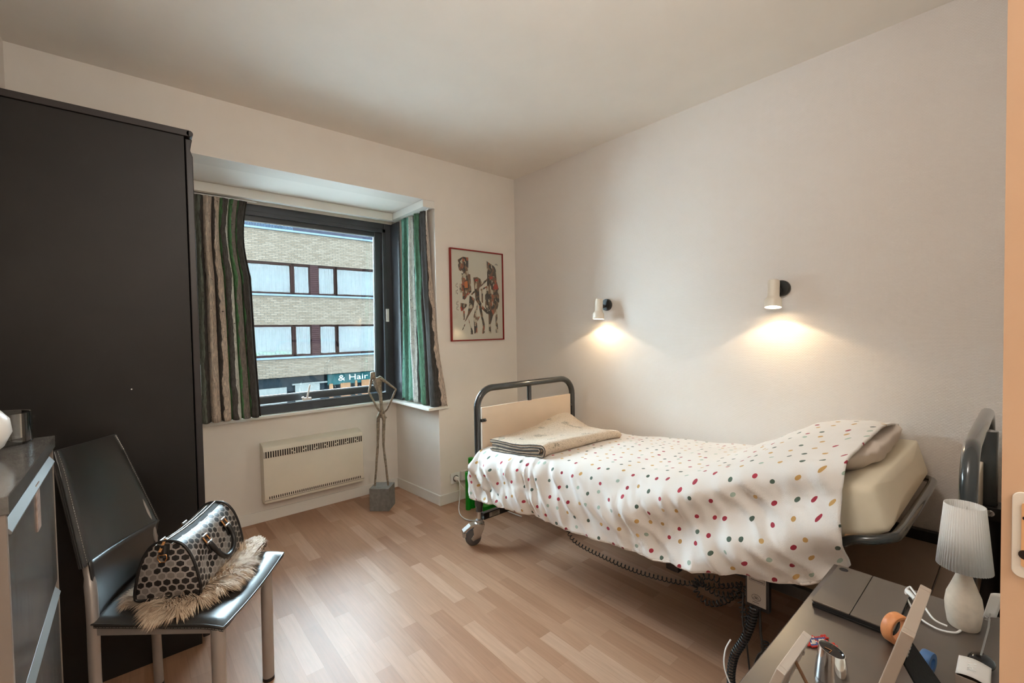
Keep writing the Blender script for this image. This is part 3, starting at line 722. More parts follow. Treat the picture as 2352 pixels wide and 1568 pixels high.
# ------------------------------------------------------------------ handbag
BZ = .5065
bo = Vector((.062, 1.668, BZ)); be = Vector((.214, 1.932, BZ+.0))      # centres of the two bottom ends
ax = (be-bo).normalized(); LB = (be-bo).length; sd = Vector((ax.y, -ax.x, 0))  # sd points to the camera-right side
ax2 = ax
def prof(t, s=1.0):
    # closed profile, t in 0..1, (w,h)
    pts = [(-.075, 0), (0, -.002), (.075, 0), (.086, .018), (.082, .06), (.071, .115), (.054, .160), (.032, .187), (0, .195), (-.032, .187), (-.054, .160), (-.071, .115), (-.082, .06), (-.086, .018)]
    n = len(pts); x = t*n; i = int(x) % n; k = x-int(x)
    p0, p1, p2, p3 = pts[(i-1) % n], pts[i], pts[(i+1) % n], pts[(i+2) % n]
    c = lambda a, b, c_, d: .5*((2*b)+(c_-a)*k+(2*a-5*b+4*c_-d)*k*k+(3*b-a-3*c_+d)*k**3)
    return (c(p0[0], p1[0], p2[0], p3[0]), c(p0[1], p1[1], p2[1], p3[1]))
def bagp(t, l, grow=0.0):
    w, h = prof(t); sag = 1-.05*math.sin(PI*l)
    k = 1+grow
    hh = .87*h*(sag if h > .1 else 1)
    dent = -.014*math.exp(-((l-.30)/.14)**2)*math.exp(-((h-.07)/.05)**2)*(1 if w > 0 else .4)
    return bo+ax*(l*LB)+sd*((w*k)+(dent if w > 0 else -dent))+Vector((0, 0, max(0, hh*k)))+Vector((0, 0, .0012*noise.noise((l*9, t*9, 1))))
# arc-length table
NTs = 56; al = [0]
for i in range(NTs):
    a, b = prof(i/NTs), prof((i+1)/NTs); al.append(al[-1]+math.hypot(a[0]-b[0], a[1]-b[1]))
def alen(t): x = t*NTs; i = min(NTs-1, int(x)); return al[i]+(al[i+1]-al[i])*(x-i)
hb = thing('handbag', 'black and grey hexagon-patterned barrel handbag with two handles on the fur pad', 'handbag', tuple((bo+be)/2))
f = MB(); f.grid(lambda u, v: bagp(u, v), NTs, 30, lambda u, v: (alen(u), v*LB)); obj('body', f, 'hex', hb, smooth=60)
for e, out in ((0, -1), (1, 1)):
    f = MB()
    def cap(u, r, e=e, out=out):
        p = bagp(u, e); c = bo+ax*(e*LB)+Vector((0, 0, .085)); q = c+(p-c)*r; return q+ax*out*.012*(1-r*r)
    f.grid(cap, NTs, 10, lambda u, r: ((prof(u)[0])*r+.31, (prof(u)[1]-.085)*r+.2)); ep = obj('end_panel', f, 'hex', hb, smooth=180)
    f = MB(); f.tube([bagp(i/64, e, .015)+ax*out*.001 for i in range(64)], .0042, 10, closed=True); obj('piping', f, 'bagleather', ep, smooth=60)
    cc = bo+ax*(e*LB+out*.0125)+Vector((0, 0, .135))
    f = MB(); f.tube([cc+Vector((0, 0, .03))-ax*out*.003, cc+Vector((0, 0, -.004))+ax*out*.002], [.012, .012], 8, flat=1); tb = obj('tab', f, 'bagleather', ep, smooth=50)
    f = MB(); f.tube([cc+ax*out*.012+p for p in [sd*.011+Vector((0, 0, .006)), sd*.012+Vector((0, 0, -.004)), sd*.006+Vector((0, 0, -.015)), sd*-.006+Vector((0, 0, -.015)), sd*-.012+Vector((0, 0, -.004)), sd*-.011+Vector((0, 0, .006))]], .0018, 8, closed=True); obj('ring', f, 'gold', tb, smooth=60)
top = lambda l, w, dz=0: bo+ax*(l*LB)+sd*w+Vector((0, 0, .1695*(1-.05*math.sin(PI*l))+dz))
f = MB(); f.grid(lambda u, v: top(-.01+1.02*v, -.020+.04*u, .004-.30*abs((u-.5)*.04)), 6, 30); f.grid(lambda u, v: top(-.01+1.02*v, -.020+.04*u, .001-.35*abs((u-.5)*.04)), 6, 30); M['zipband'] = simple('dark_grey_zip_tape', col(54, 56, 58), .75); zp = obj('zip_band', f, 'zipband', hb, smooth=60)
f = MB(); f.tube([top(v/20, 0, .0055) for v in range(21)], .0022, 6); f.tube([top(v/20, -.021, -.003) for v in range(-1, 22)], .0016, 6); f.tube([top(v/20, .021, -.003) for v in range(-1, 22)], .0016, 6); obj('zip', f, 'silv', zp, smooth=60)
f = MB(); f.box((-.004, -.030, -.0015), (.004, .012, .0015)); T = Matrix.Translation(top(-.02, -.004, .000)) @ Matrix(((sd.x, ax.x, 0, 0), (sd.y, ax.y, 0, 0), (0, 0, 1, 0), (0, 0, 0, 1))) @ Matrix.Rotation(math.radians(38), 4, 'X')
f.v = [tuple(T @ Vector(v)) for v in f.v]; obj('zip_pull', f, 'gold', zp, bevel=.0006)
for side in (1, -1):
    f = MB()
    def hpt(l, h, o): 
        return bo+ax*(l*LB)+sd*side*(interp([(0, .09), (.06, .085), (.115, .074), (.162, .056), (.19, .034)], h)+o)+Vector((0, 0, h*.87*(1-.03)))
    la, lb = .30, .72
    pth = [hpt(la, .150, .004), hpt(la, .128, .010), hpt(la+.03, .095, .015), hpt(la+.11, .062, .018), hpt((la+lb)/2, .052, .019), hpt(lb-.11, .058, .018), hpt(lb-.01, .085, .015), hpt(lb+.01, .125, .010), hpt(lb, .150, .004)]
    sm = smoothpath(pth, 6); f.tube(sm, [.0055 if i < 4 or i > len(sm)-5 else .0078 for i in range(len(sm))], 12); hd = obj('handle', f, 'bagleather', hb, smooth=60)
    for l in (la, lb):
        f = MB(); f.grid(lambda u, v, l=l: hpt(l-.032+.064*u+(.012*(u-.5)*2*(v-.5)), .10+.062*v, .003), 4, 6); lt = obj('leather_tab', f, 'bagleather', hd, smooth=60, solid=.004)
        f = MB()
        for dl in (-.036, .036): f.tube([hpt(l+dl, .163, .005), hpt(l+dl, .142, .008)], .0026, 8)
        obj('buckle', f, 'gold', hd, smooth=60)
        f = MB(); f.tube([hpt(l-.042, .166, .006), hpt(l+.042, .166, .006)], .0036, 8); f.tube([hpt(l-.042, .141, .010), hpt(l+.042, .141, .010)], .0036, 8); obj('buckle_bar', f, 'silv', hd, smooth=60)

# ------------------------------------------------------------------ heater
ht = thing('electric_heater', 'cream wall-mounted convector heater with slotted grilles under the window', 'heater', (.975, RY, .15))
hx0, hx1 = .645, 1.325
f = MB(); f.prism([(RY-.001, .165), (RY-.045, .145), (3.318, .150), (3.312, .20), (3.322, .285), (3.322, .497), (3.332, .523), (3.352, .535), (RY-.001, .545)], hx0, hx1, lambda u, v, h: (h, u, v))
hc = obj('casing', f, 'heater', ht, bevel=.002, smooth=30)
f = MB(); f.box((hx0+.004, 3.3195, .455), (hx1-.004, 3.3225, .497)); gr_ = obj('grille_opening', f, 'slot', hc)
f = MB(); nb_ = 46
for i in range(nb_):
    x = hx0+.006+(hx1-hx0-.016)*i/(nb_-1); f.box((x, 3.3165, .455), (x+.0062, 3.3197, .497))
    if 10 < i < 44 and i % 5 in (1, 2): f.box((x+.006, 3.3168, .462+.006*(i % 3)), (x+.0145, 3.3197, .470+.006*(i % 3)))
obj('grille_bars', f, 'heater', hc)
f = MB()
for i in range(47):
    x = hx0+.03+(hx1-hx0-.06)*i/46; f.box((x-.0028, 3.3125, .178), (x+.0028, 3.3145+.002, .203))
obj('lower_slots', f, 'slot', hc)
f = MB(); f.box((hx0, 3.3118, .170), (hx1, 3.3135, .1715)); obj('joint', f, 'slot', hc)

# ------------------------------------------------------------------ sculpture
J = {'head': (1.3235, 3.105, 1.003), 'neck': (1.325, 3.102, .958), 'chest': (1.345, 3.084, .925), 'waist': (1.362, 3.066, .839), 'belly': (1.365, 3.06, .751), 'pel': (1.362, 3.06, .700),
     'lh': (1.345, 3.074, .675), 'lk': (1.336, 3.074, .461), 'lf': (1.312, 3.088, .170), 'rh': (1.377, 3.047, .672), 'rk': (1.368, 3.049, .463), 'rf': (1.388, 3.028, .170),
     'ls': (1.318, 3.108, .952), 'le': (1.298, 3.12, .854), 'la': (1.334, 3.082, .752), 'lw': (1.366, 3.048, .680), 'lend': (1.392, 3.03, .663),
     'rs': (1.362, 3.071, .958), 're': (1.449, 2.992, .869), 'ra': (1.395, 3.030, .728), 'rw': (1.358, 3.052, .680), 'rend': (1.338, 3.07, .655)}
Rj = {'head': .017, 'neck': .0105, 'chest': .026, 'waist': .010, 'belly': .0085, 'pel': .014, 'lh': .0105, 'rh': .0105, 'lk': .0062, 'rk': .0062, 'lf': .0055, 'rf': .0055, 'ls': .009, 'rs': .009, 'le': .0052, 're': .0055, 'la': .0048, 'ra': .0048, 'lw': .0045, 'rw': .0045, 'lend': .004, 'rend': .004}
Ed = [('pel', 'belly'), ('belly', 'waist'), ('waist', 'chest'), ('chest', 'neck'), ('neck', 'head'), ('pel', 'lh'), ('pel', 'rh'), ('lh', 'lk'), ('lk', 'lf'), ('rh', 'rk'), ('rk', 'rf'), ('neck', 'ls'), ('chest', 'rs'), ('ls', 'le'), ('le', 'la'), ('la', 'lw'), ('lw', 'lend'), ('rs', 're'), ('re', 'ra'), ('ra', 'rw'), ('rw', 'rend')]
stt = thing('sculpture', 'thin elongated bronze figure, hands at its waist, on a grey stone cube', 'sculpture', (1.365, 3.08, 0))
vs_, es_, rs_ = [], [], []; ix = {}
for k_ in J: ix[k_] = len(vs_); vs_.append(Vector(J[k_])); rs_.append(Rj[k_])
for a, b in Ed:
    pa, pb = Vector(J[a]), Vector(J[b]); n_ = max(1, int((pb-pa).length/.022)); prev = ix[a]
    for i in range(1, n_):
        t = i/n_; q = pa.lerp(pb, t)+Vector((noise.noise((i*3.1, ix[a], 0)), noise.noise((i*2.3, ix[b], 5)), 0))*.0025
        rr = (Rj[a]*(1-t)+Rj[b]*t)*(1+.22*noise.noise((i*1.7, ix[a]*3, 2))); 
        if (a, b) == ('waist', 'chest'): rr = .0105+.015*t
        vs_.append(q); rs_.append(rr); es_.append((prev, len(vs_)-1)); prev = len(vs_)-1
    es_.append((prev, ix[b]))
me = bpy.data.meshes.new('figure'); me.from_pydata(vs_, es_, []); fo = bpy.data.objects.new('figure', me); C.objects.link(fo); fo.parent = stt; fo.location = -Vector(stt.location)
me.materials.append(M['bronze'])
sk = fo.modifiers.new('skin', 'SKIN'); sk.use_smooth_shade = True
for i, sv in enumerate(me.skin_vertices[0].data): sv.radius = (rs_[i]*1.45+.0008, rs_[i]*1.3+.0008); sv.use_root = (i == ix['pel'])
sb = fo.modifiers.new('sub', 'SUBSURF'); sb.levels = 2; sb.render_levels = 2
f = MB(); Rz = Matrix.Translation((1.365, 3.083, 0)) @ Matrix.Rotation(math.radians(-43), 4, 'Z'); f.box((-.071, -.071, 0), (.071, .071, .163), Rz); obj('plinth', f, 'stone', stt, bevel=.002)

# ------------------------------------------------------------------ framed picture
pf = thing('framed_picture', 'abstract collage print of angular figures in a thin red frame on the back wall', 'picture', (2.065, D, 1.205))
px0, px1, pz0, pz1 = 1.812, 2.320, 1.208, 1.906
f = MB()
for a, b in (((px0, D-.022, pz0), (px0+.009, D-.001, pz1)), ((px1-.009, D-.022, pz0), (px1, D-.001, pz1)), ((px0+.009, D-.022, pz1-.009), (px1-.009, D-.001, pz1)), ((px0+.009, D-.022, pz0), (px1-.009, D-.001, pz0+.009))): f.box(a, b)
fr_ = obj('frame', f, 'redframe', pf, bevel=.001)
M['paper'] = simple('warm_white_paper', col(249, 236, 218), .6, var=.008)
f = MB(); f.box((px0+.009, D-.012, pz0+.009), (px1-.009, D-.006, pz1-.009)); pr_ = obj('print', f, 'paper', pf)
def collage(name, off):
    t = NT(name); o = t.vm('ADD', t.obj(), off).outputs[0]
    v = t.n('ShaderNodeTexVoronoi', feature='F1'); t.set(v.inputs['Vector'], t.vm('ADD', t.vm('MULTIPLY', o, (1, 0, .55)).outputs[0], t.vm('SCALE', t.n('ShaderNodeTexNoise', i_Scale=30).outputs[1], (0, 0, 0), .02).outputs[0]).outputs[0]); t.set(v.inputs['Scale'], 62)
    s = t.n('ShaderNodeSeparateColor'); t.set(s.inputs[0], v.outputs['Color'])
    t.pr(t.ramp(s.outputs[0], [(0, col(66, 56, 46)), (.26, col(136, 94, 64)), (.45, col(226, 208, 180)), (.62, col(84, 70, 56)), (.78, col(196, 100, 60)), (.83, col(158, 120, 84))], 'CONSTANT'), .6); return t.m
M['collage'] = collage('torn_paper_collage', (0, 0, 0)); M['cred'] = simple('red_patch', col(206, 66, 38), .6); M['corange'] = simple('orange_patch', col(232, 128, 52), .6)
# polygons in zoom-crop pixels of the print (205..925 wide, 180..1450 high at the print plane)
def PP(x, y): 
    u = (x-215)/(910-215); top_ = 180+(265-180)*u; bot_ = 1455+(1447-1455)*u; v = (y-top_)/(bot_-top_)
    return (px0+.009+u*(px1-px0-.018), pz1-.009-v*(pz1-pz0-.018))
polys = {'collage': [
    [(305, 330), (370, 290), (443, 300), (440, 530), (370, 525), (372, 500), (320, 480), (308, 420)],
    [(345, 520), (465, 535), (475, 780), (385, 890), (358, 880), (360, 700), (348, 600)], [(320, 665), (365, 665), (362, 795), (322, 790)],
    [(505, 580), (555, 572), (600, 600), (622, 660), (580, 740), (585, 900), (640, 1000), (705, 1060), (715, 1105), (690, 1100), (600, 1010), (530, 900), (515, 740)],
    [(693, 350), (805, 430), (830, 500), (832, 640), (865, 760), (865, 930), (830, 1040), (770, 1120), (735, 1240), (740, 1370), (707, 1370), (705, 1080), (660, 1000), (662, 830), (690, 700), (697, 560)],
    [(590, 690), (700, 590), (712, 612), (600, 715)], [(600, 745), (690, 700), (690, 722), (605, 770)], [(470, 810), (530, 750), (535, 775), (480, 830)],
    [(450, 830), (520, 880), (500, 1000), (400, 1180), (378, 1200), (420, 1090), (440, 960)], [(360, 1040), (382, 1050), (380, 1170), (362, 1175)],
    [(560, 940), (540, 1100), (548, 1370), (505, 1370), (498, 1120), (520, 1040)], [(560, 930), (600, 960), (650, 1240), (648, 1372), (612, 1372), (622, 1250), (590, 1080)],
    [(540, 1120), (585, 1130), (550, 1200)], [(805, 1060), (832, 1050), (838, 1270), (842, 1365), (808, 1365), (806, 1240)],
    [(430, 1150), (450, 1230), (485, 1330), (488, 1378), (446, 1378), (460, 1320), (436, 1220)], [(378, 1230), (388, 1238), (352, 1318), (344, 1312)],
    [(330, 935), (410, 950), (415, 975), (350, 1050), (330, 1020)], [(612, 760), (632, 765), (632, 940), (612, 930)]],
  'cred': [[(775, 750), (790, 690), (830, 665), (852, 720), (845, 752)], [(390, 850), (430, 790), (440, 800), (370, 890)], [(325, 990), (340, 985), (360, 1040), (335, 1052)], [(725, 575), (775, 560), (770, 600), (735, 610)], [(520, 605), (560, 600), (570, 630), (530, 640)]],
  'corange': [[(388, 640), (425, 625), (430, 725), (385, 728)]]}
for mname, L in polys.items():
    f = MB(); h = {'collage': .0122, 'cred': .0126, 'corange': .0127}[mname]
    for p in L:
        if mname != 'collage': f = MB()
        f.prism([PP(*q) for q in p], D-.0118, D-h, lambda u, v, hh: (u, hh, v))
        if mname != 'collage': obj('motif', f, mname, pr_)
    if mname == 'collage':
        for cx_, cy_ in ((825, 420), (295, 690), (300, 940), (300, 1010), (295, 780)):
            for k_ in range(5):
                a_ = PI*(.55+.9*k_/4) if cx_ < 400 else PI*(1.15+.7*k_/4)
                x1_, y1_ = cx_+14*math.cos(a_), cy_+14*math.sin(a_)*(1 if cx_ < 400 else 1); x2_, y2_ = cx_+30*math.cos(a_), cy_+34*math.sin(a_)
                dx_, dy_ = 3*math.sin(a_), -3*math.cos(a_)
                f.prism([PP(x1_-dx_, y1_-dy_), PP(x1_+dx_, y1_+dy_), PP(x2_+dx_, y2_+dy_), PP(x2_-dx_, y2_-dy_)], D-.0118, D-h, lambda u, v, hh: (u, hh, v))
    if mname == 'collage': obj('motif', f, mname, pr_)
f = MB(); f.box((px0+.009, D-.0165, pz0+.009), (px1-.009, D-.0145, pz1-.009)); obj('pane', f, 'glass', pf)

# ------------------------------------------------------------------ wall lamps
lamps = []
def wall_lamp(Y, Z, label, yaw_, tilt_, s=1.0):
    t = thing('wall_lamp', label, 'wall lamp', (WX, Y, Z), group='reading spots above the bed')
    f = MB(); RX = Matrix.Rotation(-PI/2, 3, 'Y'); f.lathe([(.001, 0), (.037, 0), (.040, .004), (.040, .020), (.036, .026), (.001, .028)], 32, (WX, Y, Z), RX); ro = obj('wall_plate', f, 'plate', t, smooth=40)
    f = MB(); f.tube([(WX-.02, Y, Z-.008), (WX-.055, Y+.004, Z-.010)], .009, 12); f.sphere((WX-.050, Y+.002, Z-.010), .015, 16); obj('swivel_joint', f, 'plate', t, smooth=60)
    # shade: two-step cylinder
    R = Euler((0, tilt_, yaw_)).to_matrix(); c = Vector((WX-.082, Y+.012, Z-.012))
    prof_ = [(.001, .052), (.019, .052), (.0245, .049), (.0262, .043), (.0262, -.028), (.0275, -.034), (.034, -.042), (.0368, -.048), (.0375, -.056), (.0375, -.084), (.0355, -.084), (.0355, -.056), (.024, -.040), (.024, .040), (.001, .040)]
    f = MB(); f.lathe([(a*s, b*s) for a, b in prof_], 36, c, R); sh = obj('lamp_shade', f, 'shadew', t, smooth=32)
    f = MB(); f.lathe([(.001, -.078), (.012, -.079), (.024, -.074), (.028, -.062), (.02, -.045), (.001, -.045)], 24, c, R); obj('bulb', f, 'bulb', t, smooth=60)
    L = bpy.data.lights.new('spot_light', 'SPOT'); lo = bpy.data.objects.new('spot_light', L); C.objects.link(lo); lo.parent = t
    pw = c+R @ Vector((0, 0, -.076*s)); lo.location = pw-Vector((WX, Y, Z)); lo.rotation_euler = R.to_euler()
    L.spot_size = math.radians(134); L.spot_blend = .18; L.shadow_soft_size = .022; L.color = (1, .74, .44); L.energy = LAMP; lamps.append(L)
    return t
LAMP = 4.0
wall_lamp(1.871, 1.445, 'small white and black wall spot nearer the window corner, lit, above the bed', 0, math.radians(4))
wall_lamp(.804, 1.470, 'small white and black wall spot above the pillow end of the bed, lit, tilted', math.radians(10), math.radians(10))

# ------------------------------------------------------------------ outlet, cable, green tray
so = thing('wall_socket', 'white wall socket with a plug beside the foot of the bed', 'socket', (1.825, D, .185))
f = MB(); f.box((1.785, D-.009, .135), (1.867, D-.0005, .217)); f.box((1.868, D-.030, .150), (1.93, D-.0005, .222)); fb = obj('face_plate', f, 'white_pl', so, bevel=.004)
f = MB(); f.lathe([(.001, 0), (.022, 0), (.024, .003), (.020, .004), (.019, .001)], 28, (1.826, D-.0115, .176), Matrix.Rotation(PI/2, 3, 'X')); obj('socket_ring', f, 'rubber', fb, smooth=40)
pc = thing('power_cable', 'white power cable looping over the floor from the wall socket to the bed', 'cable', (1.826, D-.04, .176))
f = MB(); f.lathe([(.001, -.002), (.017, -.002), (.017, .018), (.010, .032), (.001, .034)], 20, (1.826, D-.0116, .176), Matrix.Rotation(PI/2, 3, 'X')); obj('plug', f, 'white_pl', pc, smooth=40)
f = MB(); f.tube(smoothpath([(1.826, D-.042, .172), (1.822, D-.07, .15), (1.80, D-.10, .06), (1.75, 2.66, .008), (1.70, 2.56, .006), (1.69, 2.48, .006), (1.72, 2.43, .006), (1.80, 2.42, .006), (1.95, 2.43, .006), (2.1, 2.43, .006)], 8), .0038, 8)
f.tube(smoothpath([(1.832, D-.041, .180), (1.84, D-.06, .13), (1.88, D-.12, .09), (1.92, 2.655, .075), (1.95, 2.58, .044), (1.975, 2.49, .044), (1.98, 2.42, .010), (1.99, 2.25, .01)], 8), .0035, 8)
obj('cord', f, 'white_pl', pc, smooth=60)
gt = thing('green_tray', 'bright green plastic tray standing on the floor behind the foot of the bed', 'tray', (1.9, 2.62, 0))
f = MB(); f.tube([(1.806, 2.62, .0), (1.806, 2.62, .275)], .019, 20); f.tube([(1.846, 2.63, .0), (1.846, 2.63, .365)], .022, 20); f.box((1.80, 2.615, 0), (1.86, 2.645, .12)); obj('upright', f, 'green', gt, bevel=.002, smooth=40)
f = MB(); f.box((1.86, 2.50, 0), (2.16, 2.66, .035)); f.box((1.86, 2.645, .035), (2.16, 2.66, .06)); obj('tray_base', f, 'green', gt, bevel=.004)

# ------------------------------------------------------------------ bed
bed = thing('care_bed', 'adjustable care bed with dark tubular end frames on castors along the right wall', 'bed', (1.98, 1.12, 0))
def end_frame(Y, zt, x0, x1, name, rr=.0205):
    r = .115
    path = [Vector((x0, Y, .20)), Vector((x0, Y, zt-r-.15)), Vector((x0, Y, zt-r))]+arc((x0+r, Y, zt-r), r, PI, PI/2, 8)[1:]+[Vector(((x0+x1)/2, Y, zt))]+arc((x1-r, Y, zt-r), r, PI/2, 0, 8)+[Vector((x1, Y, .20))]
    f = MB(); f.tube(path, rr, 20); return obj(name, f, 'tube', bed, smooth=60)
ff = end_frame(2.15, .935, 1.560, 2.405, 'foot_frame')
f = MB(); f.tube([(1.985, 2.15, .93), (1.985, 2.15, .823)], .0155, 16); f.tube([(1.980, 2.15, .935), (1.990, 2.15, .935)], .0215, 20); obj('centre_post', f, 'tube', ff, smooth=60)
f = MB(); f.box((1.588, 2.140, .47), (2.378, 2.158, .822)); fpn = obj('foot_panel', f, 'cream', bed, bevel=.002)
f = MB()
for x, s in ((1.588, 1), (2.378, -1)):
    f.box((x-.012*s if s > 0 else x, 2.128, .738), (x+.022 if s > 0 else x+.012, 2.1395, .756)); f.tube([(x+.012*s, 2.126, .747), (x+.012*s, 2.119, .747)], .007, 12)
obj('panel_bracket', f, 'tube', fpn, bevel=.001, smooth=50)
def caster(x, y, ang, parent):
    R = Matrix.Translation((x, y, 0)) @ Matrix.Rotation(ang, 4, 'Z')
    def T(mb): mb.v = [tuple(R @ Vector(v)) for v in mb.v]; return mb
    f = MB(); f.tube([(0, 0, .118), (0, 0, .245)], .0125, 16); f.lathe([(.001, .118), (.030, .118), (.030, .132), (.024, .136), (.022, .150), (.014, .154), (.001, .154)], 24); st_ = obj('stem', T(f), 'zinc', parent, smooth=40)
    f = MB(); f.tube([(0, 0, .235), (0, 0, .295)], .0255, 20); obj('socket', T(f), 'tube', st_, smooth=40)
    f = MB()
    for s in (-.0165, .0165): f.prism([(-.030, .122), (.028, .122), (.022, .09), (.0, .045), (-.045, .030), (-.058, .048), (-.040, .07), (-.044, .105)], s-.0018, s+.0018, lambda u, v, h: (u, h, v))
    f.box((-.030, -.018, .112), (.028, .018, .122)); f.tube([(-.045, -.021, .048), (-.045, .021, .048)], .007, 12); ck = obj('caster_fork', T(f), 'zinc', parent, bevel=.001)
    f = MB(); f.lathe([(.001, -.013), (.040, -.013), (.0475, -.010), (.0485, 0), (.0475, .010), (.040, .013), (.001, .013)], 36, (-.040, 0, .0487), Matrix.Rotation(PI/2, 3, 'X')); wl = obj('wheel', T(f), 'rubber', parent, smooth=40)
    f = MB(); f.lathe([(.026, -.0142), (.034, -.0142), (.034, -.012), (.026, -.012)], 32, (-.040, 0, .0487), Matrix.Rotation(PI/2, 3, 'X')); obj('hub_ring', T(f), 'silv', wl, smooth=40)
    f = MB(); f.prism([(-.02, .118), (-.06, .112), (-.098, .092), (-.108, .086), (-.104, .098), (-.06, .128), (-.015, .134)], -.022, .022, lambda u, v, h: (u, h, v)); f.box((-.104, -.012, .058), (-.086, .012, .086)); obj('brake_pedal', T(f), 'zinc', ck, bevel=.002)
caster(1.560, 2.15, math.radians(-20), bed); caster(2.405, 2.15, math.radians(15), bed)
f = MB(); f.box((1.585, 2.135, .142), (2.38, 2.165, .182)); cb_ = obj('cross_bar', f, 'black', bed, bevel=.002)
f = MB(); f.box((1.625, 2.1335, .149), (1.705, 2.1352, .176)); obj('type_plate', f, 'silv', cb_)
f = MB()
for i in range(3): f.box((1.645, 2.1325, .154+.007*i), (1.698-.008*(i % 2), 2.1337, .1562+.007*i))
obj('plate_lines', f, 'ink', cb_)
# head frame
hf = end_frame(.095, .965, 1.560, 2.405, 'head_frame', .0175)
caster(1.560, .095, math.radians(160), bed); caster(2.405, .095, math.radians(20), bed)
f = MB(); f.box((1.59, .088, .50), (2.375, .104, .86)); obj('head_panel', f, 'cream', bed, bevel=.002)
f = MB(); f.tube([(1.985, .080, .25), (1.985, .080, .955)], .023, 20); cp = obj('hoist_socket_post', f, 'tube', bed, smooth=60)
f = MB(); f.tube([(1.985, .074, .28), (1.985, .074, .69)], .032, 20); f.box((1.945, .045, .69), (2.025, .105, .73)); sl_ = obj('hoist_socket', f, 'black', cp, smooth=40, bevel=.002)
f = MB(); f.lathe([(.001, .001), (.005, .001), (.005, .0018), (.008, .0018), (.008, .0006), (.0095, 0)], 24, (1.9445, .072, .712), Matrix.Rotation(-PI/2, 3, 'Y')); obj('bolt', f, 'chrome', sl_, smooth=40)
f = MB(); f.box((1.585, .075, .15), (2.38, .115, .20)); obj('cross_bar', f, 'black', bed, bevel=.002)
# fixed base: rails and panels
f = MB(); f.box((1.640, .13, .385), (1.665, 2.13, .425)); f.box((2.42, .13, .395), (2.445, 2.13, .445)); f.box((1.665, .95, .385), (2.42, .99, .42)); f.box((1.56, .10, .39), (1.66, .13, .42)); f.box((1.56, 2.125, .39), (1.66, 2.14, .42)); f.box((2.405, .11, .39), (2.44, .13, .42)); f.box((2.405, 2.13, .39), (2.44, 2.14, .42)); obj('side_rails', f, 'black', bed, bevel=.003)
for ya, yb in ((.205, .94), (.118, .2005)):
    f = MB(); f.box((1.668, ya, .388), (2.418, yb, .402)); obj('base_panel', f, 'brownpan', bed, bevel=.0015)
f = MB(); f.box((1.80, 1.0, .20), (2.20, 1.06, .385)); f.tube([(2.0, 1.03, .25), (2.0, .5, .37)], .022, 14); obj('lift_motor', f, 'black', bed, bevel=.004, smooth=40)
# mattress centre line
MT = [(.20, .872), (.31, .826), (.60, .706), (.86, .632), (1.1, .618), (1.56, .596), (2.08, .552), (2.12, .550)]
def mz(Y): return interp(MT, Y)
rl = []
for Y in (1.9, 1.2, .9, .6, .40): rl.append(Vector((1.572, Y, mz(Y)-.178)))
rl += [Vector((1.573, .335, .659)), Vector((1.582, .285, .674)), Vector((1.61, .252, .682)), Vector((1.67, .238, .685)), Vector((2.0, .236, .680)), Vector((2.31, .238, .672)), Vector((2.38, .250, .668)), Vector((2.415, .285, .662)), Vector((2.42, .33, .652)), Vector((2.42, .40, mz(.4)-.178))]
for Y in (.6, .9, 1.2, 1.9): rl.append(Vector((2.42, Y, mz(Y)-.178)))
f = MB(); f.tube(smoothpath(rl, 5), .0135, 14); pfm = obj('platform_frame', f, 'tube', bed, smooth=60)
f = MB()
for Y in [.30+.16*i for i in range(11)]:
    z = mz(Y)-.172; f.box((1.575, Y, z), (2.418, Y+.05, z+.010))
obj('slats', f, 'woodraw', bed)

# ------------------------------------------------------------------ mattress
def rr2(w, h, r, n=5):
    P = []
    for cx, cy, a0 in ((w-r, h-r, 0), (r, h-r, PI/2), (r, r, PI), (w-r, r, 3*PI/2)):
        for i in range(n+1): a = a0+PI/2*i/n; P.append((cx+r*math.cos(a), cy+r*math.sin(a)))
    return P
f = MB(); TH = .152; MX0, MX1 = 1.588, 2.41; prof_ = rr2(MX1-MX0, TH, .028); ys = [.308+(2.10-.308)*(i/46) for i in range(47)]
secs = []
for i, Y in enumerate(ys):
    dz = (mz(Y+.01)-mz(Y-.01))/.02; nrm = Vector((0, -dz, 1)).normalized(); tg_ = Vector((0, 1, dz)).normalized()
    s = 1.0; sh = 0
    if i == 0: s = .955
    top_ = Vector((0, Y, mz(Y)))
    ring = []
    for (a, b) in prof_:
        aa = (MX1-MX0)/2+(a-(MX1-MX0)/2)*(s if i == 0 else 1); bb = TH/2+(b-TH/2)*(.86 if i == 0 else 1)
        p = Vector((MX0+aa, 0, 0))+top_+nrm*(bb-TH)
        p += Vector((0, 0, .003*noise.noise((aa*6, Y*6, b*8))))+Vector((.004*noise.noise((Y*30, b*20, 1)) if a < .02 else 0, (.007*noise.noise((aa*16, b*9, 4)) if i < 3 else 0), 0))
        ring.append(p)
    secs.append(ring)
# rounded closing row at the head end
dz0 = (mz(ys[0]+.01)-mz(ys[0]-.01))/.02; t0 = Vector((0, -1, -dz0)).normalized()
r0 = secs[0]; cen = sum(r0, Vector())/len(r0)
secs[0] = [p+t0*.010 for p in r0]
secs.insert(0, [cen+(p-cen)*.90+t0*.017 for p in r0])
secs.insert(0, [cen+(p-cen)*.45+t0*.020 for p in r0])
n_ = len(prof_); vs_ = [p for s_ in secs for p in s_]; fs_ = []
for i in range(len(secs)-1):
    for k_ in range(n_): fs_.append((i*n_+k_, i*n_+(k_+1) % n_, (i+1)*n_+(k_+1) % n_, (i+1)*n_+k_))
fs_ += [tuple(range(n_))[::-1], tuple((len(secs)-1)*n_+k_ for k_ in range(n_))]
f.add(vs_, fs_)
ma = obj('mattress', f, 'sheet', None, smooth=60); tag(ma, 'mattress in a cream fitted sheet, its head end raised, on the care bed', 'mattress')

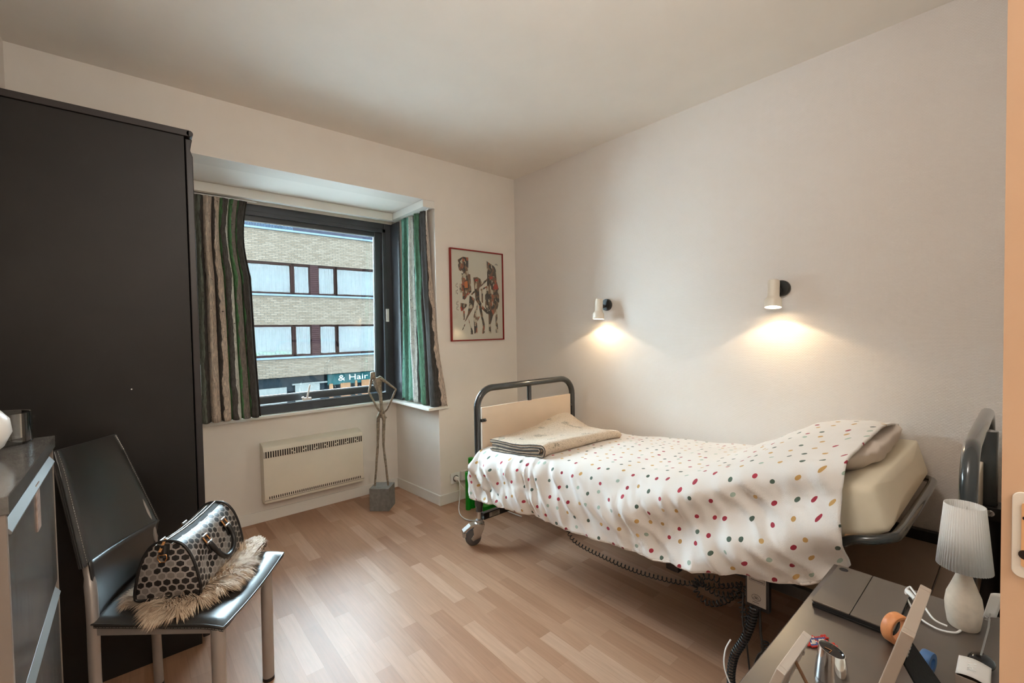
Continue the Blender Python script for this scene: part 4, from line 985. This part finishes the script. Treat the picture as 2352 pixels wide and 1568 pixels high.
# ------------------------------------------------------------------ pillow
f = MB(); sl = math.atan2(mz(.36)-mz(.56), .20)
def pil(u, v):
    a = 2*PI*u; b = PI*(v-.5); e = .55
    cx = math.copysign(abs(math.cos(a))**e, math.cos(a)); sy = math.copysign(abs(math.sin(a))**e, math.sin(a))
    r = math.cos(b)**.62 if abs(b) < PI/2 else 0; h = math.copysign(abs(math.sin(b))**1.0, math.sin(b))
    x = .31*cx*r; y = .17*sy*r; flat_ = 1-.50*(abs(cx*r)**6)-.45*(abs(sy*r)**6)
    z = .058*h*flat_
    p = Vector((x, y, z)); p += Vector((0, 0, .010*noise.noise((x*13, y*26, z*6))+.005*(1-2.2*abs(noise.noise((x*17, y*11, 5))))))+Vector((0, .010*noise.noise((x*24, z*20, 3)), 0))
    p.rotate(Euler((-sl, 0, 0))); return Vector((2.03, .462, mz(.462)+.050))+p
f.grid(pil, 72, 36); pw_ = obj('pillow', f, 'pillow', None, smooth=180); tag(pw_, 'crumpled taupe pillow peeking out from under the dotted duvet', 'pillow')

# ------------------------------------------------------------------ duvet
TN = [(.30, .895), (.35, .890), (.45, .868), (.58, .826), (.72, .765), (.85, .718), (1.1, .674), (1.56, .642), (2.06, .592), (2.14, .575)]
TM = [(.30, .925), (.38, .926), (.47, .914), (.53, .900), (.60, .862), (.72, .785), (.85, .724), (1.1, .684), (1.56, .650), (2.06, .605), (2.14, .59)]
TF = [(.30, .875), (.43, .862), (.565, .830), (.72, .752), (.87, .678), (1.22, .645), (1.68, .602), (2.14, .585)]
HEM = [(.30, .625), (.34, .60), (.416, .522), (.50, .488), (.614, .462), (.80, .425), (.936, .396), (1.31, .369), (1.53, .362), (1.75, .345), (1.90, .326), (2.0, .320), (2.08, .316), (2.14, .330)]
def ztop(X, Y):
    n_, m_, f_ = interp(TN, Y), interp(TM, Y), interp(TF, Y)
    if X < 2.0: t = max(0, (X-1.60)/.40); t = t*t*(3-2*t); return n_+(m_-n_)*t
    t = min(1, (X-2.0)/.40); t = t*t*(3-2*t); return m_+(f_-m_)*t
def cross(Y):
    zn = ztop(1.60, Y); zh = interp(HEM, Y); fl = interp([(.3, .0), (.6, .012), (1.2, .0), (2.1, .0)], Y)
    bulge = interp([(.3, -.004), (1.7, 0), (2.0, .006), (2.14, -.002)], Y)
    P = [(1.512-fl, zh), (1.506-fl-bulge, zh+.35*(zn-zh)), (1.512-bulge, zh+.65*(zn-zh)), (1.528-bulge*.6, zn-.055), (1.560, zn-.018), (1.61, zn)]
    for X in (1.70, 1.80, 1.90, 2.0, 2.1, 2.2, 2.3, 2.38): P.append((X, ztop(X, Y)))
    zf = ztop(2.38, Y); P += [(2.425, zf-.018), (2.445, zf-.06), (2.448, zf-.12)]
    return P
NU, NV = 150, 250
def resample(P, n):
    P = smoothpath([(a, b, 0) for a, b in P], 4); L = [0]
    for a, b in zip(P, P[1:]): L.append(L[-1]+(b-a).length)
    out = []; j = 0
    for i in range(n+1):
        s = L[-1]*i/n
        while j < len(L)-2 and L[j+1] < s: j += 1
        t = (s-L[j])/max(1e-9, L[j+1]-L[j]); p = P[j].lerp(P[j+1], t); out.append((p.x, p.y, s))
    return out
rows = []; NE = 14
cache = {}
for j in range(NV+1):
    v = j/NV; rows.append(v)
def yend(t): return .322+.03*t+.015*math.sin(t*7)
grid = []; uvs = []
sec = {}
def section(Y):
    k = round(Y*500)
    if k not in sec: sec[k] = resample(cross(k/500), NU)
    return sec[k]
def fold(X, Y, z, sidef, s):
    # cloth folds: gathered, slanting ridges on the hanging side, soft creases on top
    a = noise.noise((Y*7-z*9, z*2.0+Y*1.2, 0)); b = noise.noise((Y*19-z*16+3, z*3, 4)); c_ = noise.noise((Y*3+z*6, z*5, 9))
    rid = 1-abs(a)*2.4
    headk = interp([(.3, 1.0), (.8, .85), (1.2, .55), (1.7, .8), (2.1, 1.3)], Y)
    g_ = 1-2.2*abs(noise.noise((Y*15-z*5, z*1.6+Y, 11)))
    side = (.022*rid+.017*b+.014*c_+.019*g_*interp([(.3, .4), (1.2, .6), (1.7, 1), (2.1, 1)], Y))*headk
    # large swags running from the raised pillow down towards the foot
    if Y < 1.25: side += .022*math.sin((Y*15+z*21)+1.8*noise.noise((Y*3, z*3, 2)))*interp([(.3, .5), (.5, 1), (1.0, .8), (1.25, 0)], Y)
    tp = .0055*noise.noise((X*5, Y*6, 1))+.004*(1-2.2*abs(noise.noise((X*4+Y*5, Y*3-X*2, 7))))+.0018*noise.noise((X*22, Y*20, 3))
    return side*sidef+tp*(1-sidef)
for j in range(-NE, NV+1):
    row = []; ur = []
    for i in range(NU+1):
        t = i/NU
        Y0 = 2.118
        if j >= 0: Y = Y0+(yend(t)-Y0)*(j/NV); X, z, s = section(Y)[i]
        else:
            X, z, s = section(Y0)[i]; Y = Y0
        X0, z0 = X, z; zt_ = ztop(min(2.4, max(1.6, X)), Y)
        sf = min(1, max(0, (1.60-X)/.07)); sf = sf*sf*(3-2*sf)
        d = fold(X, Y, z, sf, s)
        hemw = .012*noise.noise((Y*4, 1, 6))*(1 if i < 12 else 0)*(1-i/12 if i < 12 else 0)
        X = X-d*sf; z = z+d*(1-sf)+hemw
        if j < 0:
            q = -j/NE; ang = min(1, q*2.2)*PI/2; rr_ = .018
            drop = max(0, q-.3)*(min(.24, (z0-.38)*.9) if z0 > .40 else .0)
            Y = Y+min(.012, rr_*math.sin(ang)*.6); z = z-(rr_*.7*(1-math.cos(ang)) if sf < .5 else 0)-drop*(1-sf)-drop*.15*sf; X = X+(.05*q*sf)
        row.append((X, Y, z)); ur.append((s, (Y0-(Y if j >= 0 else Y0-j*.014))*1.0))
    grid.append(row); uvs.append(ur)
f = MB(); n1 = NU+1; vs_ = [p for r in grid for p in r]; fs_ = []; us_ = []
for j in range(len(grid)-1):
    for i in range(NU):
        fs_.append((j*n1+i, j*n1+i+1, (j+1)*n1+i+1, (j+1)*n1+i)); us_.append([uvs[j][i], uvs[j][i+1], uvs[j+1][i+1], uvs[j+1][i]])
f.add(vs_, fs_, us_)
du = obj('duvet', f, 'dots', None, smooth=180, solid=.007); tag(du, 'white cotton duvet with red, green and mustard polka dots over the bed', 'duvet')
M['seamwhite'] = simple('white_hem', col(228, 220, 212), .85)
f = MB(); f.tube([Vector(grid[j][0])+Vector((.001, 0, .001)) for j in range(NE, len(grid), 3)], .0045, 8); obj('hem', f, 'seamwhite', du, smooth=60)

# ------------------------------------------------------------------ folded blanket
# quad corners on the duvet: A near/foot, B near/head, Cq far/head, Dq far/foot
qa, qb, qc, qd = Vector((1.56, 2.035, 0)), Vector((1.560, 1.575, 0)), Vector((2.12, 1.52, 0)), Vector((2.22, 2.05, 0))
def bl(u, w_): return (qa*(1-u)+qb*u)*(1-w_)+(qd*(1-u)+qc*u)*w_
def ribbon(path, th):
    L_, R_ = [], []
    for i, p in enumerate(path):
        a = path[max(0, i-1)]; b = path[min(len(path)-1, i+1)]; d = Vector((b[0]-a[0], (b[1]-a[1]))); d.normalize(); nn = Vector((-d.y, d.x))*th/2
        L_.append((p[0]+nn.x, p[1]+nn.y)); R_.append((p[0]-nn.x, p[1]-nn.y))
    return L_, R_
def foldpath(u0, u1, zl, zh):
    # in (metre along A->B, z) : bottom run, U turn, top run
    LBn = .46; P = [(u0*LBn+(u1*LBn-u0*LBn)*i/14, zl) for i in range(15)]
    r = (zh-zl)/2; P += [(u1*LBn+r*math.sin(PI*i/8), zl+r-r*math.cos(PI*i/8)) for i in range(1, 8)]
    P += [(u1*LBn-(u1-u0)*LBn*i/14, zh) for i in range(15)]; return P
blk = thing('folded_blanket', 'folded beige fleece throw with dark binding lying at the foot of the bed', 'blanket', (1.87, 1.8, .62))
def place(m_, z, w_):
    u = m_/.46; p = bl(u, w_); base = ztop(max(1.6, p.x), p.y)+.0055
    if p.x < 1.6: base -= (1.6-p.x)*.25
    lift = .075*math.exp(-(((1-w_)/.34)**2+((u-.02)/.30)**2))
    wave = .007*math.sin(u*7.5+.6)*min(1, z/.02)*(1-.6*w_); 
    comp = 1-.25*w_
    return Vector((p.x, p.y, base+z*comp+lift*min(1, z/.02+.4)+wave*.8+.003*noise.noise((p.x*14, p.y*14, z*40))))
for zl, zh, u0, u1, th in ((.0065, .054, .02, .93, .0125), (.021, .0395, .06, .885, .0125)):
    L_, R_ = ribbon(foldpath(u0, u1, zl, zh), th); poly = L_+R_[::-1]; m = len(poly); NW = 26
    f = MB(); vs_ = []
    for k_ in range(NW+1):
        w_ = k_/NW
        for (a, b) in poly: vs_.append(place(a, max(.0005, b), w_))
    fs_ = [(k_*m+i, k_*m+(i+1) % m, (k_+1)*m+(i+1) % m, (k_+1)*m+i) for k_ in range(NW) for i in range(m)]
    h_ = len(L_)
    for base_ in (0, NW*m):
        for i in range(h_-1): fs_.append((base_+i, base_+i+1, base_+m-2-i, base_+m-1-i))
    f.add(vs_, fs_); ly = obj('blanket_layer', f, 'fleece', blk, smooth=70)
    f = MB()
    for side in (L_, R_): f.tube([place(a, max(.002, b), 0)+Vector((-.001, 0, 0)) for a, b in side], .0024, 6)
    M.setdefault('binding', simple('dark_binding', col(70, 64, 58), .9, var=.2, vscale=60)); obj('binding', f, 'binding', ly, smooth=60)

# ------------------------------------------------------------------ bed remote and coiled cables
rm = thing('bed_remote', 'grey hand control with an oval emblem hanging under the duvet edge', 'remote control', (1.49, .56, .385))
rp0, rp1 = Vector((1.53, .606, 0)), Vector((1.53, .545, 0))
dv = (rp1-rp0).normalized(); nrmv = Vector((-1, -.0, 0))
def RP(u, z, h): return rp0+dv*u*.065+Vector((0, 0, z))+nrmv*h
f = MB(); f.prism([(-.06, .358), (1.06, .358), (1.06, .56), (-.06, .56)], -.022, 0, lambda u, v, h: RP(u, v, h)); cs = obj('case', f, 'black', rm, bevel=.003)
f = MB(); f.prism([(.04, .372), (.93, .372), (.93, .555), (.04, .555)], .0002, .0022, lambda u, v, h: RP(u, v, h)); fcp = obj('keypad', f, simple('grey_keypad', col(168, 158, 148), .45, var=.02), rm)
f = MB(); c0 = (.48, .398)
f.tube([RP(c0[0]+.21*math.cos(2*PI*i/40), c0[1]+.0105*math.sin(2*PI*i/40), .0026) for i in range(40)], .00045, 6, closed=True)
for a in (-62, -38, -14, 14, 38, 62):
    s_, c_ = math.sin(math.radians(a)), math.cos(math.radians(a)); f.tube([RP(c0[0]+.02*s_, c0[1]-.002, .0026), RP(c0[0]+.15*s_, c0[1]-.002+.010*c_, .0026)], .0004, 6)
f.tube([RP(c0[0]-.17, c0[1]-.004, .0026), RP(c0[0]+.17, c0[1]-.004, .0026)], .0006, 6); f.tube([RP(c0[0]-.17, .3815, .0026), RP(c0[0]+.13, .3815, .0026)], .0006, 6)
f.tube([RP(.16, .450, .0026), RP(.86, .450, .0026), RP(.86, .50, .0026), RP(.16, .50, .0026)], .0005, 6, closed=True); f.tube([RP(.22, .455, .0026), RP(.82, .455, .0026)], .0009, 6)
obj('emblem', f, 'ink', fcp, smooth=60)
def coil(path, R, pitch, wire, name, parent, mat='black', seg=9, grow=None):
    P = smoothpath(path, 10); L = [0]
    for a, b in zip(P, P[1:]): L.append(L[-1]+(b-a).length)
    tot = L[-1]; n_ = int(tot/pitch*seg); out = []; j = 0; N = None
    for i in range(n_+1):
        s = tot*i/n_
        while j < len(L)-2 and L[j+1] < s: j += 1
        d = (P[j+1]-P[j]).normalized(); p = P[j].lerp(P[j+1], (s-L[j])/max(1e-9, L[j+1]-L[j]))
        if N is None: N = d.orthogonal().normalized()
        N = (N-d*N.dot(d)).normalized(); B = d.cross(N); a = 2*PI*i/seg
        out.append(p+(N*math.cos(a)+B*math.sin(a))*R)
    m = MB(); m.tube(out, wire, 6); return obj(name, m, mat, parent, smooth=60)
cc_ = thing('coiled_cable', 'thin black spiral cable sagging below the duvet edge under the bed', 'cable', (1.6, .8, .3))
coil([(1.62, 1.50, .33), (1.60, 1.43, .262), (1.60, 1.219, .249), (1.60, 1.06, .256), (1.60, .90, .285), (1.60, .80, .318), (1.60, .72, .345), (1.58, .63, .40)], .0085, .020, .0021, 'spiral_cord', cc_)
c2 = thing('coiled_cable', 'tangled loops of black spiral cable hanging beside the hand control', 'cable', (1.57, .68, .3))
coil([(1.57, .64, .40), (1.56, .68, .33), (1.56, .75, .285), (1.56, .80, .315), (1.56, .78, .345), (1.56, .72, .335), (1.56, .64, .365), (1.57, .61, .40)], .0095, .017, .0022, 'spiral_cord', c2)
coil([(1.57, .62, .40), (1.55, .60, .33), (1.55, .615, .29), (1.55, .63, .34), (1.56, .65, .39)], .0095, .015, .0022, 'spiral_cord', c2)
coil([(1.56, .77, .36), (1.55, .80, .34), (1.56, .76, .38), (1.56, .70, .385)], .010, .018, .0022, 'spiral_cord', c2)
c3 = thing('coiled_cable', 'thick black spiral lead dropping to the floor beside the desk', 'cable', (1.5, .6, .01))
coil([(1.50, .57, .38), (1.50, .578, .33), (1.495, .60, .26), (1.49, .63, .19), (1.49, .64, .10), (1.50, .62, .02), (1.55, .55, .02)], .0115, .0105, .0032, 'spiral_cord', c3, seg=9)
coil([(1.56, .56, .24), (1.53, .545, .225), (1.51, .53, .20), (1.50, .56, .17), (1.49, .58, .12)], .0115, .0105, .0032, 'spiral_cord', c3, seg=8)
f = MB(); f.tube(smoothpath([(1.515, .56, .375), (1.51, .555, .30), (1.515, .55, .24), (1.52, .57, .20), (1.50, .60, .05), (1.48, .6, .01)], 6), .0042, 8); f.tube(smoothpath([(1.49, .60, .42), (1.485, .60, .33), (1.49, .59, .25), (1.50, .58, .12), (1.51, .57, .02)], 6), .0030, 8); obj('straight_lead', f, 'black', c3, smooth=60)
wc = thing('power_cable', 'thin white lead curving beside the thick black spiral lead under the bed', 'cable', (1.47, .63, 0))
f = MB(); f.tube(smoothpath([(1.50, .645, .235), (1.48, .655, .20), (1.465, .65, .15), (1.47, .625, .09), (1.49, .60, .03), (1.53, .56, .01)], 8), .0024, 8); obj('cord', f, 'white_pl', wc, smooth=60)

# ------------------------------------------------------------------ desk by the bed head
DZ = .64
dk = thing('desk', 'dark brown low desk at the lower right, holding a lamp, a tablet and picture frames', 'desk', (1.0, .18, 0))
f = MB(); f.box((.62, .0155, DZ-.022), (1.428, .338, DZ)); tp = obj('desk_top', f, 'deskt', dk, bevel=.0012)
M['edgeband'] = simple('grey_edge_band', col(96, 86, 80), .5)
f = MB(); f.box((.62, .3382, DZ-.021), (1.428, .3390, DZ-.001)); f.box((1.4282, .0155, DZ-.021), (1.429, .338, DZ-.001)); obj('edge_band', f, 'edgeband', tp)
for (x, y) in ((.64, .035), (1.41, .035), (1.41, .318), (.64, .318)):
    f = MB(); f.box((x-.018, y-.018, 0), (x+.018, y+.018, DZ-.022)); obj('leg', f, 'deskt', dk, bevel=.002)
f = MB(); f.box((.66, .05, DZ-.08), (1.39, .065, DZ-.022)); obj('apron', f, 'deskt', dk)

# table lamp
LX, LY = 1.330, .086
tl = thing('table_lamp', 'small table lamp with a pleated white shade and speckled clay bottle base', 'table lamp', (LX, LY, DZ))
f = MB(); f.lathe([(.001, 0), (.023, 0), (.0255, .004), (.0290, .030), (.0300, .048), (.0275, .068), (.019, .092), (.0125, .112), (.0115, .125), (.0115, .152), (.001, .152)], 40, (LX, LY, DZ)); obj('base', f, 'clay', tl, smooth=50)
def pleat():
    t = NT('pleated_white_shade')
    t.pr(col(240, 238, 234), .5)
    tr = t.n('ShaderNodeBsdfTranslucent'); tr.inputs[0].default_value = col(230, 228, 222); mx = t.n('ShaderNodeMixShader'); mx.inputs[0].default_value = .25
    t.t.links.new(t.b.outputs[0], mx.inputs[1]); t.t.links.new(tr.outputs[0], mx.inputs[2]); t.t.links.new(mx.outputs[0], t.out.inputs[0]); return t.m
M['pleat'] = pleat()
f = MB(); f.lathe([(.0432, .128), (.0315, .262)], 312, (LX, LY, DZ), rf=lambda a, z: 1+.020*math.sin(a*52)); sh = obj('lamp_shade', f, 'pleat', tl, smooth=180, solid=.0008)
f = MB(); f.tube([(LX, LY, DZ+.152), (LX, LY, DZ+.185)], .0095, 16); f.sphere((LX, LY, DZ+.205), (.015, .015, .02), 16); obj('socket', f, 'white_pl', tl, smooth=60)
f = MB(); f.tube([(LX-.0, LY, DZ+.245), (LX+.031, LY, DZ+.25)], .0012, 6); f.tube([(LX, LY, DZ+.245), (LX-.016, LY+.027, DZ+.25)], .0012, 6); f.tube([(LX, LY, DZ+.245), (LX-.016, LY-.027, DZ+.25)], .0012, 6); f.tube([(LX, LY, DZ+.22), (LX, LY, DZ+.246)], .0012, 6); f.sphere((LX-.028, LY+.018, DZ+.131), .0028, 8); obj('shade_carrier', f, 'white_pl', tl, smooth=60)

# tablet
M['tabc'] = simple('grey_brown_folio', col(104, 93, 83), .38, var=.04)
tb = thing('tablet', 'tablet computer in a grey-brown folio cover lying on the desk corner', 'tablet', (1.283, .249, DZ))
f = MB(); P = rr2(.224, .146, .008); f.prism(P, DZ+.0005, DZ+.006, lambda u, v, h: (1.171+u, .176+v, h)); obj('keyboard_base', f, 'blackg', tb, bevel=.0008)
f = MB(); f.prism(rr2(.222, .144, .008), DZ+.0065, DZ+.0135, lambda u, v, h: (1.172+u, .177+v, h)); sl = obj('slab', f, 'black', tb, bevel=.0008)
f = MB(); f.prism(rr2(.224, .071, .003), DZ+.014, DZ+.0165, lambda u, v, h: (1.171+u, .2505+v, h)); f.prism(rr2(.224, .073, .003), DZ+.014, DZ+.0165, lambda u, v, h: (1.171+u, .1762+v, h)); cv = obj('cover', f, 'tabc', tb, bevel=.0006)
f = MB(); f.lathe([(.001, 0), (.0075, 0), (.0085, .0004), (.0095, 0), (.010, -.0004)], 28, (1.375, .306, DZ+.0168)); obj('camera_ring', f, 'black', cv, smooth=40)
f = MB(); f.box((1.1725, .268, DZ+.0166), (1.1732, .300, DZ+.0168)); obj('spine_print', f, 'silv', cv)

# photo frames (seen from behind, propped up)
def photo_frame(label, x0, x1, ytop, ybot, h, wd_, stand, big):
    t = thing('photo_frame', label, 'picture frame', ((x0+x1)/2, ybot, DZ), 'photo frames on the desk')
    a = math.atan2(ybot-ytop, h); T = Matrix.Translation((0, ybot, DZ)) @ Matrix.Rotation(a, 4, 'X')
    hl = math.hypot(h, ybot-ytop); th = .013 if not big else .015
    f = MB(); b = wd_
    for q in (((x0, -th, 0), (x0+b, 0, hl)), ((x1-b, -th, 0), (x1, 0, hl)), ((x0+b, -th, hl-b), (x1-b, 0, hl)), ((x0+b, -th, 0), (x1-b, 0, b))): f.box(q[0], q[1], T)
    mm = simple('pale_grey_moulding' if not big else 'champagne_moulding', col(196, 188, 180) if not big else col(188, 170, 154), .4, .15, var=.02)
    fr = obj('frame', f, mm, t, bevel=.0012)
    f = MB(); f.box((x0+b*.6, -th+.003, b*.6), (x1-b*.6, -.004, hl-b*.6), T); obj('back_panel', f, 'black' if big else 'cardb', t)
    f = MB(); f.box((x0+b, -.004, b), (x1-b, -.0025, hl-b), T); obj('photograph', f, 'paper', t)
    if big:
        xm = (x0+x1)/2; zt = DZ+h*.62; yt = ybot+(ytop-ybot)*.62-th
        f = MB(); f.add([(xm-.040, yt, zt), (xm+.030, yt, zt), (xm+.050, yt-.078, DZ+.001), (xm-.060, yt-.078, DZ+.001), (xm-.040, yt-.003, zt), (xm+.030, yt-.003, zt), (xm+.050, yt-.081, DZ+.001), (xm-.060, yt-.081, DZ+.001)], [(0, 1, 2, 3), (7, 6, 5, 4), (0, 4, 5, 1), (1, 5, 6, 2), (2, 6, 7, 3), (3, 7, 4, 0)]); obj('stand', f, 'fabric_black', t)
        f = MB(); 
        for xx in (-.017, -.006, .006, .017): f.tube([(xm+xx-.003, yt-.002, zt+.001), (xm+xx+.003, yt-.002, zt+.001)], .0018, 8)
        obj('hinge', f, 'silv', t, smooth=50)
    else:
        xm = x0+.075; f = MB(); f.tube([(xm, ybot+(ytop-ybot)*.8-th+.002, DZ+h*.8), (xm+.004, ytop-.055, DZ+.002)], .0028, 8); obj('stand', f, 'woodslim', t, smooth=50)
        f = MB(); 
        for zz in (.25, .55, .8): f.tube([Vector(T @ Vector((x1-b*1.2, -th-.001, hl*zz))), Vector(T @ Vector((x1-b*2.4, -th-.002, hl*zz+.004)))], .0013, 6)
        obj('clip', f, 'silv', t, smooth=50)
    return t
photo_frame('small pale grey photo frame propped up in front of the beaded ornament, seen from behind', .741, .870, .250, .292, .12, .012, 0, False)
photo_frame('large champagne photo frame with a black prop, seen from behind on the desk', .842, 1.019, .118, .172, .200, .014, 0, True)

# chrome clock
ck = thing('desk_clock', 'slanted chrome cone clock with gold hands on the desk', 'clock', (.948, .222, DZ))
f = MB(); c = Vector((.955, .230, DZ)); prof_ = [(.001, .0), (.0260, .0), (.0270, .002), (.0270, .004), (.0205, .055), (.0193, .055), (.0193, .051), (.001, .051)]
def slant(mb):
    mb.v = [tuple(Vector(v)+Vector((0, 0, ((Vector(v)-c).dot(Vector((-.35, .9, 0)))*.30)*max(0, (v[2]-DZ)/.055)))) for v in mb.v]; return mb
f.lathe(prof_, 48, c); obj('body', slant(f), 'chrome', ck, smooth=40)
f = MB(); f.lathe([(.001, .0512), (.0192, .0512), (.0192, .0520), (.001, .0520)], 40, c); fc_ = obj('clock_face', slant(f), 'blackg', ck)
f = MB(); hc_ = c+Vector((0, 0, .0530)); f.tube([hc_, hc_+Vector((-.004, .010, 0))], .0008, 6); f.tube([hc_, hc_+Vector((-.013, .001, 0))], .0007, 6); obj('hands', slant(f), 'gold', fc_)

# beaded ornament
bo_ = thing('beaded_ornament', 'flat red, white and blue beadwork ornament lying beside the chrome clock', 'ornament', (1.04, .275, DZ))
M['bred'] = simple('red_beads', col(200, 44, 30), .35); M['bwh'] = simple('cream_beads', col(224, 208, 190), .35); M['bbl'] = simple('blue_beads', col(70, 90, 150), .35)
cols = {'bred': MB(), 'bwh': MB(), 'bbl': MB()}
for i in range(-7, 8):
    for j in range(-5, 6):
        x, y = i*.0042+(j % 2)*.0021, j*.0042
        inside = (abs(j) <= 4-abs(i)*.18 and -5 <= i <= 7) or (i < -4 and abs(j) >= 2 and abs(j) <= 4)
        if not inside: continue
        edge = abs(j) >= 4-abs(i)*.18-.9 or i >= 6 or i < -5
        k = 'bred' if edge or (i % 5 == 0 and abs(j) <= 1) else ('bbl' if (i+j) % 4 == 0 or abs(j) == 2 else 'bwh')
        cols[k].sphere((1.045-x*.75+y*.6, .275+x*.55+y*.75, DZ+.0023), .0022, 8)
for k, m in cols.items(): obj('beads', m, k, bo_, smooth=180)

# wooden ring, blue roll
f = MB(); Rr = Matrix.Rotation(math.radians(62), 3, 'Z') @ Matrix.Rotation(PI/2, 3, 'Y'); f.lathe([(.024, -.010), (.0285, -.010), (.030, -.008), (.030, .008), (.0285, .010), (.024, .010), (.0205, .008), (.0195, 0), (.0205, -.008), (.024, -.010)], 48, (1.160, .170, DZ+.0302), Rr)
wr = obj('wooden_ring', f, 'woodwarm', None, smooth=40); tag(wr, 'thick warm beech ring standing on edge behind the large photo frame', 'ring')
f = MB(); Rr = Matrix.Rotation(math.radians(78), 3, 'Z') @ Matrix.Rotation(PI/2, 3, 'Y'); f.lathe([(.010, -.008), (.0185, -.008), (.0195, -.006), (.0195, .006), (.0185, .008), (.010, .008), (.010, -.008)], 40, (1.105, .118, DZ+.0196), Rr)
tr_ = obj('tape_roll', f, 'blue', None, smooth=40); tag(tr_, 'small blue roll standing on edge beside the black photo frame prop', 'roll')

# card holder
HX, HY = 1.194, .053
chd = thing('card_holder', 'wire note holder with a glossy black pebble base and a white paper slip', 'note holder', (HX, HY, DZ))
f = MB(); f.sphere((HX, HY, DZ+.0115), (.024, .019, .0115), 24); obj('base', f, 'blackg', chd, smooth=180)
f = MB(); f.tube([(HX, HY+.001, DZ+.021), (1.209, .045, DZ+.074), (1.211, .044, DZ+.090)], .0014, 8); f.tube([(1.211, .044, DZ+.09), (1.214, .043, DZ+.099)], .001, 6)
cx_ = Vector((1.204, .048, DZ+.088)); f.tube([cx_+Vector((.003*math.cos(t*.7), .002*math.sin(t*.9), .0015*t/3)) for t in range(16)], .0007, 6); obj('wire', f, 'silv', chd, smooth=60)
f = MB(); f.grid(lambda u, v: (1.202+.020*u+.013*v-.003*u*v, .053-.018*u-.010*v+.003*math.sin(u*3), DZ+.091+.046*v), 6, 6); obj('paper_slip', f, 'card', chd, smooth=180, solid=.0003)

# card box
cbx = thing('card_box', 'small open cardboard box with white script on its lid, at the bottom right corner', 'box', (1.09, .06, DZ))
f = MB(); xa, xb, ya, yb = 1.078, 1.136, .038, .079; zt = DZ+.033
for q in (((xa, ya, DZ+.0003), (xa+.001, yb, zt)), ((xb-.001, ya, DZ+.0003), (xb, yb, zt)), ((xa+.001, ya, DZ+.0003), (xb-.001, ya+.001, zt)), ((xa+.001, yb-.001, DZ+.0003), (xb-.001, yb, zt)), ((xa+.001, ya+.001, DZ+.0003), (xb-.001, yb-.001, DZ+.0013))): f.box(q[0], q[1])
obj('body', f, 'cardb', cbx)
f = MB(); f.grid(lambda u, v: (xa+(xb-xa)*u, ya+(yb-ya)*v, zt+.0012+.005*math.sin(PI*v*.9)+.002*u), 4, 12); lid = obj('lid', f, 'card', cbx, smooth=180, solid=.0007)
bb = Vector((xb-.012, ya+.028, zt+.0078))
txm = Matrix.Translation(bb) @ Matrix.Rotation(math.radians(180), 4, 'Z')
text_mesh('lettering', 'Nick', .016, txm, 'white_pl', cbx, .0002)

# charger cable
cg = thing('charging_cable', 'white charging cable looped on the desk between the tablet and the lamp', 'cable', (1.30, .15, DZ))
f = MB(); f.tube(smoothpath([(1.297, .108, DZ+.004), (1.30, .13, DZ+.008), (1.335, .155, DZ+.022), (1.36, .172, DZ+.03), (1.372, .178, DZ+.028), (1.362, .184, DZ+.018), (1.33, .172, DZ+.008), (1.29, .15, DZ+.004), (1.27, .12, DZ+.004), (1.28, .096, DZ+.004), (1.299, .088, DZ+.004)], 8), .0022, 8); obj('cord', f, 'white_pl', cg, smooth=60)
f = MB(); f.tube([(1.350, .165, DZ+.014), (1.363, .180, DZ+.020), (1.366, .184, DZ+.0215)], [.0055, .0055, .003], 12); obj('plug', f, 'white_pl', cg, smooth=50)

# ------------------------------------------------------------------ added ceiling lamps, hall and room, for fill light (out of view)
hl = thing('added_fill_lamp', 'added round opal fill lamp in the hallway outside the bedroom door', 'added fill lamp', (.2, -1.2, 2.45))
f = MB(); f.lathe([(.001, -.001), (.09, -.001), (.09, -.02), (.001, -.02)], 32, (.2, -1.2, 2.45)); obj('base_plate', f, 'white_pl', hl, smooth=40)
M['opal'] = emis('fill_globe_glow', (1, .88, .75, 1), 2.0)
f = MB(); f.lathe([(.085, -.02), (.15, -.035), (.17, -.07), (.14, -.11), (.07, -.13), (.001, -.135)], 36, (.2, -1.2, 2.45)); obj('globe', f, 'opal', hl, smooth=60)
L = bpy.data.lights.new('hall_fill_light', 'POINT'); lo = bpy.data.objects.new('hall_fill_light', L); C.objects.link(lo); lo.parent = hl; lo.location = (0, 0, -.25); L.energy = 20; L.color = (1, .86, .70); L.shadow_soft_size = .15  # added fill from the hallway, behind the camera
rl_ = thing('added_fill_lamp', 'added round opal fill lamp inside the bedroom just past the door', 'added fill lamp', (.60, .48, HC))  # added above the view to brighten walls and ceiling
f = MB(); f.lathe([(.001, -.001), (.09, -.001), (.09, -.02), (.001, -.02)], 32, (.60, .48, HC)); obj('base_plate', f, 'white_pl', rl_, smooth=40)
f = MB(); f.lathe([(.085, -.02), (.15, -.035), (.17, -.07), (.14, -.11), (.07, -.13), (.001, -.135)], 36, (.60, .48, HC)); obj('globe', f, 'opal', rl_, smooth=60)
L = bpy.data.lights.new('room_fill_light', 'POINT'); lo = bpy.data.objects.new('room_fill_light', L); C.objects.link(lo); lo.parent = rl_; lo.location = (0, 0, -.30); L.energy = 9; L.color = (1, .965, .92); L.shadow_soft_size = .16

# ------------------------------------------------------------------ daylight
wld = bpy.data.worlds.new('overcast_sky'); bpy.context.scene.world = wld; wld.use_nodes = True
bg = wld.node_tree.nodes['Background']; bg.inputs[0].default_value = (.69, .88, 1.0, 1); bg.inputs[1].default_value = 22.0
sc = bpy.context.scene
sc.view_settings.view_transform = 'Standard'; sc.view_settings.look = 'None'; sc.view_settings.gamma = 1; sc.view_settings.use_curve_mapping = False
sc.view_settings.exposure = 1.18
